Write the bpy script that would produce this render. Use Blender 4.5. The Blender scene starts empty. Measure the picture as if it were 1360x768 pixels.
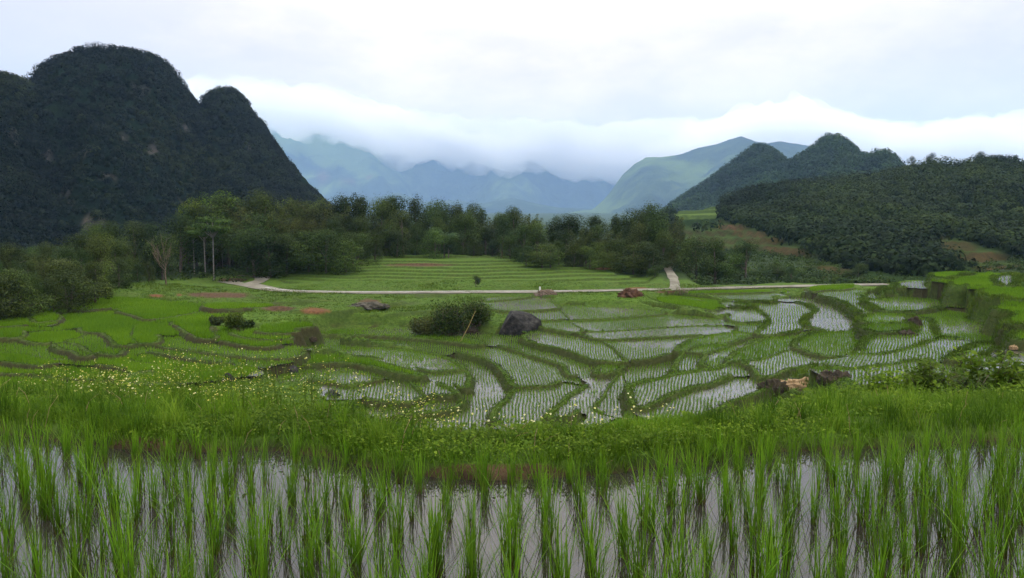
import bpy, math, random
import numpy as np
random.seed(7)
RNG = np.random.default_rng(11)
sc = bpy.context.scene
COL = sc.collection
rad = math.radians

# ------------------------------------------------------------------ camera maths
FPX, CX, CY = 1058.0, 680.0, 384.0
CAMZ = 1.7
TH = math.atan(84.0 / FPX)
ST, CT = math.sin(TH), math.cos(TH)

def pdir(px, py):
    u = (np.asarray(px, float) - CX) / FPX
    v = (CY - np.asarray(py, float)) / FPX
    return u, v * ST + CT, v * CT - ST

def at_z(px, py, z):                      # picture point on the level z -> ground plan x, y
    dx, dy, dz = pdir(px, py)
    t = (np.asarray(z, float) - CAMZ) / dz
    return dx * t, dy * t

def at_y(px, py, Y):                      # picture point at the distance Y -> x, z
    dx, dy, dz = pdir(px, py)
    t = np.asarray(Y, float) / dy
    return dx * t, CAMZ + dz * t

def to_px(x, y, z):
    zz = z - CAMZ
    d = np.maximum(y * CT - zz * ST, 1e-3)
    v = (y * ST + zz * CT) / d
    return CX + FPX * x / d, CY - FPX * v

def ss(x, a, b):
    t = np.clip((x - a) / (b - a), 0, 1)
    return t * t * (3 - 2 * t)

# ------------------------------------------------------------------ noise
def _h(ix, iy, seed):
    n = (ix.astype(np.int64) * 374761393 + iy.astype(np.int64) * 668265263 + seed * 982451653) & 0x7fffffff
    n = ((n ^ (n >> 13)) * 1274126177) & 0x7fffffff
    n = ((n ^ (n >> 16)) * 1103515245) & 0x7fffffff
    return (n & 0xffff) / 65535.0

def vnoise(x, y, seed=0):
    x = np.asarray(x, float); y = np.asarray(y, float)
    ix = np.floor(x); iy = np.floor(y)
    fx = x - ix; fy = y - iy
    fx = fx * fx * (3 - 2 * fx); fy = fy * fy * (3 - 2 * fy)
    a = _h(ix, iy, seed); b = _h(ix + 1, iy, seed); c = _h(ix, iy + 1, seed); d = _h(ix + 1, iy + 1, seed)
    return (a * (1 - fx) + b * fx) * (1 - fy) + (c * (1 - fx) + d * fx) * fy

def fbm(x, y, seed=0, octv=4):
    s = 0; a = 0.5
    for k in range(octv):
        s = s + a * vnoise(x, y, seed + k * 17)
        x = x * 2.03 + 3.1; y = y * 2.03 + 1.7; a *= 0.5
    return s / (1 - 0.5 ** octv)

# ------------------------------------------------------------------ mesh helpers
def mesh_np(name, verts, faces, mats, attrs=None, smooth=False, midx=None):
    """verts (N,3); faces: array (M,k) or list of such arrays."""
    if not isinstance(faces, list): faces = [faces]
    me = bpy.data.meshes.new(name)
    verts = np.ascontiguousarray(verts, np.float32)
    me.vertices.add(len(verts)); me.vertices.foreach_set('co', verts.ravel())
    loops = np.concatenate([f.ravel() for f in faces]).astype(np.int32)
    tot = np.concatenate([np.full(len(f), f.shape[1]) for f in faces]).astype(np.int32)
    st = np.concatenate([[0], np.cumsum(tot)[:-1]]).astype(np.int32)
    me.loops.add(len(loops)); me.loops.foreach_set('vertex_index', loops)
    me.polygons.add(len(tot)); me.polygons.foreach_set('loop_start', st)
    try: me.polygons.foreach_set('loop_total', tot)
    except Exception: pass
    if smooth: me.polygons.foreach_set('use_smooth', np.ones(len(tot), bool))
    for m in (mats if isinstance(mats, (list, tuple)) else [mats]): me.materials.append(m)
    if midx is not None: me.polygons.foreach_set('material_index', np.asarray(midx, np.int32))
    for k, a in (attrs or {}).items():
        at = me.attributes.new(k, 'FLOAT', 'POINT')
        at.data.foreach_set('value', np.ascontiguousarray(a, np.float32))
    me.update(calc_edges=True)
    return me

def link(name, me, parent=None, loc=None, **props):
    o = bpy.data.objects.new(name, me); COL.objects.link(o)
    if parent is not None: o.parent = parent
    if loc is not None: o.location = loc
    for k, v in props.items():
        if v: o[k] = v
    return o

class Geo:                                # collects quads / tris into one mesh
    def __init__(s): s.v = []; s.q = []; s.t = []; s.n = 0; s.a = []
    def add(s, v, q=None, t=None, a=0.5):
        v = np.asarray(v, float).reshape(-1, 3)
        s.v.append(v)
        s.a.append(np.broadcast_to(np.asarray(a, float), (len(v),)))
        if q is not None and len(q): s.q.append(np.asarray(q).reshape(-1, 4) + s.n)
        if t is not None and len(t): s.t.append(np.asarray(t).reshape(-1, 3) + s.n)
        s.n += len(v)
    def mesh(s, name, mat, smooth=False):
        f = []
        if s.q: f.append(np.concatenate(s.q))
        if s.t: f.append(np.concatenate(s.t))
        return mesh_np(name, np.concatenate(s.v), f, mat, {'v': np.concatenate(s.a)}, smooth)

def tube(g, pts, radii, n=7, a=0.5):
    pts = np.asarray(pts, float); radii = np.asarray(radii, float)
    ang = np.arange(n) * 2 * math.pi / n
    rings = []
    for i, p in enumerate(pts):
        d = pts[min(i + 1, len(pts) - 1)] - pts[max(i - 1, 0)]
        d = d / (np.linalg.norm(d) + 1e-9)
        s = np.cross(d, [0.13, 0.97, 0.2]); s /= np.linalg.norm(s) + 1e-9
        b = np.cross(d, s)
        rings.append(p + radii[i] * (np.cos(ang)[:, None] * s + np.sin(ang)[:, None] * b))
    v = np.concatenate(rings + [pts[-1:]])
    q = []
    for i in range(len(pts) - 1):
        for k in range(n):
            k2 = (k + 1) % n
            q.append((i * n + k, i * n + k2, (i + 1) * n + k2, (i + 1) * n + k))
    top = len(pts) * n
    t = [((len(pts) - 1) * n + k, (len(pts) - 1) * n + (k + 1) % n, top) for k in range(n)]
    g.add(v, q, t, a)

def unit(v): return v / (np.linalg.norm(v, axis=-1, keepdims=True) + 1e-9)

def leaves(P, N, size, rng, aspect=0.55, a=None, droop=0.0):
    """leaf quads (diamond shaped) at points P with normals roughly N."""
    n = len(P)
    N = unit(N)
    T = unit(np.cross(N, rng.normal(size=(n, 3))))
    if droop: T = unit(T + np.array([0, 0, -droop]))
    B = unit(np.cross(N, T))
    L = (size * rng.uniform(0.6, 1.35, n))[:, None]
    fold = N * L * 0.12
    v = np.stack([P - T * L * 0.5, P + B * L * aspect * 0.5 + fold, P + T * L * 0.5, P - B * L * aspect * 0.5 + fold], 1).reshape(-1, 3)
    q = np.arange(n * 4).reshape(n, 4)
    av = np.repeat(rng.uniform(0, 1, n) if a is None else a, 4)
    return v, q, av

# ------------------------------------------------------------------ materials
def mat(name):
    m = bpy.data.materials.new(name); m.use_nodes = True
    nt = m.node_tree
    return m, nt, nt.nodes['Principled BSDF']

def ramp(nt, fac, stops):
    r = nt.nodes.new('ShaderNodeValToRGB')
    el = r.color_ramp.elements
    while len(el) < len(stops): el.new(0.5)
    for e, (p, c) in zip(el, stops):
        e.position = p; e.color = (*c, 1)
    if fac is not None: nt.links.new(fac, r.inputs[0])
    return r.outputs[0]

def noise(nt, scale, detail=4, rough=0.55, vec=None, out=0):
    n = nt.nodes.new('ShaderNodeTexNoise'); n.inputs['Scale'].default_value = scale
    n.inputs['Detail'].default_value = detail; n.inputs['Roughness'].default_value = rough
    if vec is None:
        g = nt.nodes.new('ShaderNodeNewGeometry'); vec = g.outputs['Position']
    nt.links.new(vec, n.inputs['Vector'])
    return n.outputs[out]

def attr(nt, name):
    n = nt.nodes.new('ShaderNodeAttribute'); n.attribute_name = name
    return n.outputs['Fac']

def mixc(nt, fac, a, b):
    n = nt.nodes.new('ShaderNodeMix'); n.data_type = 'RGBA'
    for s, i in ((fac, 0), (a, 6), (b, 7)):
        if isinstance(s, (int, float)): n.inputs[i].default_value = s
        elif isinstance(s, tuple): n.inputs[i].default_value = (*s, 1)
        else: nt.links.new(s, n.inputs[i])
    return n.outputs[2]

def math_(nt, op, a, b=None, clamp=False):
    n = nt.nodes.new('ShaderNodeMath'); n.operation = op; n.use_clamp = clamp
    for i, s in enumerate((a, b)):
        if s is None: continue
        if isinstance(s, (int, float)): n.inputs[i].default_value = s
        else: nt.links.new(s, n.inputs[i])
    return n.outputs[0]

def maprange(nt, v, a, b, c=0.0, d=1.0):
    n = nt.nodes.new('ShaderNodeMapRange'); nt.links.new(v, n.inputs[0])
    for i, x in zip((1, 2, 3, 4), (a, b, c, d)): n.inputs[i].default_value = x
    return n.outputs[0]

def bump(nt, bs, h, strength, dist):
    b = nt.nodes.new('ShaderNodeBump'); b.inputs['Strength'].default_value = strength
    b.inputs['Distance'].default_value = dist
    nt.links.new(h, b.inputs['Height']); nt.links.new(b.outputs[0], bs.inputs['Normal'])

def leaf_mat(name, dark, mid, light, transl=0.35, scale=0.0, objvar=0.0, rough=0.6, spec=0.08):
    m, nt, bs = mat(name)
    c = ramp(nt, attr(nt, 'v'), [(0.0, dark), (0.55, mid), (1.0, light)])
    if scale:
        n = noise(nt, scale, 3)
        c2 = ramp(nt, n, [(0.3, (0.55, 0.55, 0.6)), (0.7, (1.25, 1.2, 1.0))])
        mx = nt.nodes.new('ShaderNodeMix'); mx.data_type = 'RGBA'; mx.blend_type = 'MULTIPLY'; mx.inputs[0].default_value = 1
        nt.links.new(c, mx.inputs[6]); nt.links.new(c2, mx.inputs[7]); c = mx.outputs[2]
    if objvar:
        oi = nt.nodes.new('ShaderNodeObjectInfo')
        hs = nt.nodes.new('ShaderNodeHueSaturation')
        nt.links.new(c, hs.inputs['Color'])
        nt.links.new(maprange(nt, oi.outputs['Random'], 0, 1, 0.5 - 0.035 * objvar, 0.5 + 0.02 * objvar), hs.inputs['Hue'])
        w = nt.nodes.new('ShaderNodeTexWhiteNoise'); w.noise_dimensions = '1D'
        nt.links.new(oi.outputs['Random'], w.inputs['W'])
        nt.links.new(maprange(nt, w.outputs['Value'], 0, 1, 1 - 0.4 * objvar, 1 + 0.4 * objvar), hs.inputs['Value'])
        c = hs.outputs[0]
    nt.links.new(c, bs.inputs['Base Color'])
    bs.inputs['Roughness'].default_value = rough
    bs.inputs['Specular IOR Level'].default_value = spec
    if transl:
        tr = nt.nodes.new('ShaderNodeBsdfTranslucent'); nt.links.new(c, tr.inputs['Color'])
        mx = nt.nodes.new('ShaderNodeMixShader'); mx.inputs[0].default_value = transl
        nt.links.new(bs.outputs[0], mx.inputs[1]); nt.links.new(tr.outputs[0], mx.inputs[2])
        nt.links.new(mx.outputs[0], nt.nodes['Material Output'].inputs['Surface'])
    return m

def rough_mat(name, stops, scale=3.0, rough=0.9, bstr=0.5, bdist=0.05, detail=6):
    m, nt, bs = mat(name)
    n = noise(nt, scale, detail, 0.62)
    nt.links.new(ramp(nt, n, stops), bs.inputs['Base Color'])
    bs.inputs['Roughness'].default_value = rough
    bs.inputs['Specular IOR Level'].default_value = 0.2
    n2 = noise(nt, scale * 3.1, 6, 0.65)
    bump(nt, bs, n2, bstr, bdist)
    return m

M = {}
M['bark'] = rough_mat('bark', [(0.3, (0.06, 0.045, 0.035)), (0.7, (0.16, 0.13, 0.1))], 5)
M['pale_bark'] = rough_mat('pale_bark', [(0.3, (0.14, 0.125, 0.1)), (0.7, (0.3, 0.27, 0.23))], 4)
M['rock'] = rough_mat('rock', [(0.32, (0.012, 0.012, 0.011)), (0.5, (0.035, 0.033, 0.03)), (0.62, (0.06, 0.056, 0.048)), (0.75, (0.11, 0.105, 0.09))], 2.2, 0.85, 0.9, 0.12)
M['soil'] = rough_mat('brown_soil', [(0.3, (0.026, 0.022, 0.014)), (0.7, (0.08, 0.062, 0.04))], 2.5, 0.95, 0.8, 0.1)
M['red_soil'] = rough_mat('red_soil', [(0.3, (0.05, 0.026, 0.014)), (0.7, (0.13, 0.065, 0.035))], 2.0, 0.95, 0.8, 0.1)
M['grey_soil'] = rough_mat('grey_soil', [(0.3, (0.035, 0.035, 0.024)), (0.7, (0.13, 0.115, 0.085))], 2.0, 0.95, 0.8, 0.1)
M['straw'] = rough_mat('straw', [(0.3, (0.22, 0.14, 0.065)), (0.7, (0.5, 0.35, 0.19))], 4, 0.9, 0.9, 0.06)
M['concrete'] = rough_mat('pale_concrete', [(0.3, (0.24, 0.23, 0.2)), (0.7, (0.5, 0.48, 0.44))], 1.0, 0.85, 0.3, 0.02)
M['road'] = rough_mat('dirt_road', [(0.3, (0.11, 0.1, 0.07)), (0.55, (0.21, 0.195, 0.15)), (0.75, (0.31, 0.29, 0.235))], 0.45, 0.95, 0.4, 0.03)
M['wood'] = rough_mat('dry_wood', [(0.3, (0.1, 0.07, 0.05)), (0.7, (0.24, 0.18, 0.13))], 6)
M['white'] = rough_mat('white_paint', [(0.3, (0.6, 0.6, 0.58)), (0.7, (0.75, 0.75, 0.72))], 4, 0.7, 0.2, 0.01)
M['pole'] = rough_mat('dry_bamboo', [(0.3, (0.16, 0.12, 0.04)), (0.7, (0.3, 0.23, 0.08))], 3)
# foliage
M['leaf_dark'] = leaf_mat('dark_foliage', (0.018, 0.036, 0.01), (0.038, 0.07, 0.017), (0.07, 0.115, 0.026), 0.3, 0.16, 0.8)
M['leaf_mid'] = leaf_mat('mid_foliage', (0.028, 0.05, 0.011), (0.058, 0.1, 0.02), (0.1, 0.155, 0.034), 0.35, 0.16, 0.8)
M['leaf_olive'] = leaf_mat('bamboo_foliage', (0.04, 0.058, 0.016), (0.075, 0.105, 0.03), (0.12, 0.155, 0.045), 0.35, 0.2, 0.7)
M['leaf_light'] = leaf_mat('light_foliage', (0.04, 0.075, 0.01), (0.09, 0.15, 0.018), (0.15, 0.22, 0.035), 0.4, 0.2, 0.4)
M['leaf_palm'] = leaf_mat('palm_foliage', (0.03, 0.06, 0.018), (0.06, 0.11, 0.035), (0.11, 0.17, 0.06), 0.35, 0, 0.3)
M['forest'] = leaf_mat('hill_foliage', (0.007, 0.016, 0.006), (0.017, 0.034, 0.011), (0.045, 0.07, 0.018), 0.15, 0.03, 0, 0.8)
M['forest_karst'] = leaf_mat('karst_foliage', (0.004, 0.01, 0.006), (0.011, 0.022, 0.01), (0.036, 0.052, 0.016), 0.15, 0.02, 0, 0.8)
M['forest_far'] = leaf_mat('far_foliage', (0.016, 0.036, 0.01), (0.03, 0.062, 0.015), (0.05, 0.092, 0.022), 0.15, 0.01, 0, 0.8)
M['grass'] = leaf_mat('grass_blades', (0.048, 0.11, 0.007), (0.098, 0.205, 0.012), (0.19, 0.31, 0.026), 0.4, 0.9)
M['bund_grass'] = leaf_mat('bund_grass', (0.035, 0.065, 0.009), (0.075, 0.135, 0.014), (0.14, 0.2, 0.03), 0.35, 0.25)
M['weed'] = leaf_mat('weed_leaves', (0.05, 0.1, 0.01), (0.11, 0.2, 0.016), (0.22, 0.33, 0.03), 0.4, 0.7)
M['flower'] = leaf_mat('flower_petals', (0.45, 0.42, 0.06), (0.6, 0.56, 0.12), (0.72, 0.7, 0.4), 0.3)
M['rice_far'] = leaf_mat('rice_seedlings', (0.065, 0.14, 0.008), (0.115, 0.235, 0.01), (0.18, 0.32, 0.016), 0.4)

m, nt, bs = mat('rice_blades')            # straw-brown sheath at the base, green above: attribute v runs up the blade
oi = nt.nodes.new('ShaderNodeObjectInfo')
c = ramp(nt, attr(nt, 'v'), [(0.0, (0.11, 0.07, 0.03)), (0.12, (0.1, 0.085, 0.025)), (0.32, (0.06, 0.135, 0.007)), (0.7, (0.105, 0.23, 0.009)), (1.0, (0.19, 0.31, 0.02))])
hs = nt.nodes.new('ShaderNodeHueSaturation'); nt.links.new(c, hs.inputs['Color'])
nt.links.new(maprange(nt, oi.outputs['Random'], 0, 1, 0.7, 1.25), hs.inputs['Value'])
nt.links.new(hs.outputs[0], bs.inputs['Base Color']); bs.inputs['Roughness'].default_value = 0.5; bs.inputs['Specular IOR Level'].default_value = 0.12
tr = nt.nodes.new('ShaderNodeBsdfTranslucent'); nt.links.new(hs.outputs[0], tr.inputs['Color'])
mx = nt.nodes.new('ShaderNodeMixShader'); mx.inputs[0].default_value = 0.42
nt.links.new(bs.outputs[0], mx.inputs[1]); nt.links.new(tr.outputs[0], mx.inputs[2])
nt.links.new(mx.outputs[0], nt.nodes['Material Output'].inputs['Surface'])
M['rice'] = m

# ground: grass, bare risers by steepness, soil where the attribute says so
m, nt, bs = mat('terrain')
g = nt.nodes.new('ShaderNodeNewGeometry')
sep = nt.nodes.new('ShaderNodeSeparateXYZ'); nt.links.new(g.outputs['Normal'], sep.inputs[0])
n1 = noise(nt, 0.35, 6, 0.65); n2 = noise(nt, 3.0, 6, 0.7); n3 = noise(nt, 0.06, 3)
grass = ramp(nt, n2, [(0.3, (0.028, 0.058, 0.008)), (0.5, (0.06, 0.115, 0.013)), (0.72, (0.11, 0.17, 0.022))])
grass = mixc(nt, maprange(nt, n1, 0.45, 0.72, 0, 0.5), grass, (0.085, 0.095, 0.025))
bright = ramp(nt, n2, [(0.3, (0.05, 0.11, 0.01)), (0.7, (0.11, 0.19, 0.018))])
grass = mixc(nt, attr(nt, 'lush'), grass, bright)
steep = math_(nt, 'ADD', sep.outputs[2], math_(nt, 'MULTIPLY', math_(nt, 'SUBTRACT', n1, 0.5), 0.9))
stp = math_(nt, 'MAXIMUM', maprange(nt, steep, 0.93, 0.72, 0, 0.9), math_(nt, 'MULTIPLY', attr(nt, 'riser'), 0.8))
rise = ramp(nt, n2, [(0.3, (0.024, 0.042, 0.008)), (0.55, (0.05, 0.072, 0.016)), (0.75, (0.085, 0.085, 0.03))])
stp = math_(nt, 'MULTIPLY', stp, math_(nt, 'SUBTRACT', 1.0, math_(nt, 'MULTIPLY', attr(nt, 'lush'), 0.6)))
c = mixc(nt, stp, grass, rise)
c = mixc(nt, attr(nt, 'bund'), c, ramp(nt, n2, [(0.3, (0.024, 0.024, 0.009)), (0.6, (0.05, 0.044, 0.018)), (0.8, (0.075, 0.055, 0.028))]))
c = mixc(nt, attr(nt, 'wild'), c, ramp(nt, n2, [(0.3, (0.012, 0.024, 0.007)), (0.7, (0.035, 0.06, 0.016))]))
soil = ramp(nt, n2, [(0.3, (0.045, 0.026, 0.015)), (0.7, (0.13, 0.08, 0.045))])
red = ramp(nt, n2, [(0.3, (0.07, 0.035, 0.017)), (0.7, (0.2, 0.095, 0.04))])
def nmask(a): return maprange(nt, math_(nt, 'ADD', attr(nt, a), math_(nt, 'MULTIPLY', math_(nt, 'SUBTRACT', n1, 0.5), 0.8)), 0.35, 0.6)
c = mixc(nt, nmask('soil'), c, soil)
c = mixc(nt, nmask('red'), c, red)
mud = ramp(nt, n2, [(0.3, (0.02, 0.016, 0.01)), (0.7, (0.05, 0.038, 0.022))])
c = mixc(nt, attr(nt, 'mud'), c, mud)
nt.links.new(c, bs.inputs['Base Color']); bs.inputs['Roughness'].default_value = 0.95; bs.inputs['Specular IOR Level'].default_value = 0.1
bump(nt, bs, noise(nt, 7.0, 8, 0.7), 0.8, 0.08)
M['terrain'] = m

def hill_mat(name, stops, scale, cliff=None, cliff_amt=0.0, bdist=2.0, bscale=None):
    m, nt, bs = mat(name)
    n1 = noise(nt, scale, 8, 0.62); n2 = noise(nt, scale * 7, 6, 0.7)
    mixn = math_(nt, 'ADD', math_(nt, 'MULTIPLY', n1, 0.6), math_(nt, 'MULTIPLY', n2, 0.4))
    c = ramp(nt, mixn, stops)
    if cliff:
        k = noise(nt, scale * 1.7, 5, 0.6)
        g = nt.nodes.new('ShaderNodeNewGeometry'); sp = nt.nodes.new('ShaderNodeSeparateXYZ'); nt.links.new(g.outputs['Normal'], sp.inputs[0])
        k2 = math_(nt, 'SUBTRACT', k, math_(nt, 'MULTIPLY', sp.outputs[2], 0.12))
        c = mixc(nt, maprange(nt, k2, 0.66 - cliff_amt, 0.71 - cliff_amt), c, cliff)
    c = mixc(nt, attr(nt, 'meadow'), c, (0.13, 0.19, 0.05))  # real meadow on the near hill; painted sun patches on the far ones
    c = mixc(nt, attr(nt, 'cliff'), c, ramp(nt, n2, [(0.35, (0.03, 0.03, 0.028)), (0.6, (0.1, 0.09, 0.075)), (0.8, (0.2, 0.15, 0.1))]))
    c = mixc(nt, attr(nt, 'earth'), c, ramp(nt, n2, [(0.3, (0.05, 0.032, 0.018)), (0.7, (0.16, 0.085, 0.045))]))
    nt.links.new(c, bs.inputs['Base Color']); bs.inputs['Roughness'].default_value = 1.0; bs.inputs['Specular IOR Level'].default_value = 0.0
    bump(nt, bs, noise(nt, bscale or scale * 9, 8, 0.7), 1.0, bdist)
    return m
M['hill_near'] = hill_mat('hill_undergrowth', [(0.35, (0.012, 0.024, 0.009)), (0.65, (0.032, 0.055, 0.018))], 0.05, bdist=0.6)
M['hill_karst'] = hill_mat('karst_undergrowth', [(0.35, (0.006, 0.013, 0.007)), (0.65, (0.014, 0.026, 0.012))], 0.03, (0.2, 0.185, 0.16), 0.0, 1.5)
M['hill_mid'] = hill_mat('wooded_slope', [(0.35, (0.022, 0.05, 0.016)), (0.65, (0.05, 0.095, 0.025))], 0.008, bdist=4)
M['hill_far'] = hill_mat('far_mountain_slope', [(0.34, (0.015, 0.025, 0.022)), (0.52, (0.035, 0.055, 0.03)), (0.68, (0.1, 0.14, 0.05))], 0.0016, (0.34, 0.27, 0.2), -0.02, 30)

def water_mat(name, base, rough, bscale, bstr, ior=1.33):
    m, nt, bs = mat(name)
    nt.links.new(ramp(nt, noise(nt, 1.1, 4), [(0.3, base), (0.7, tuple(x * 1.5 for x in base))]), bs.inputs['Base Color'])
    bs.inputs['Roughness'].default_value = rough; bs.inputs['IOR'].default_value = ior
    bump(nt, bs, noise(nt, bscale, 3, 0.5), bstr, 0.02)
    return m
M['near_water'] = water_mat('muddy_water', (0.022, 0.02, 0.016), 0.01, 1.3, 0.03, 1.45)
M['field_water'] = water_mat('paddy_water', (0.05, 0.05, 0.032), 0.2, 5.0, 0.4, 1.5)

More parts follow.
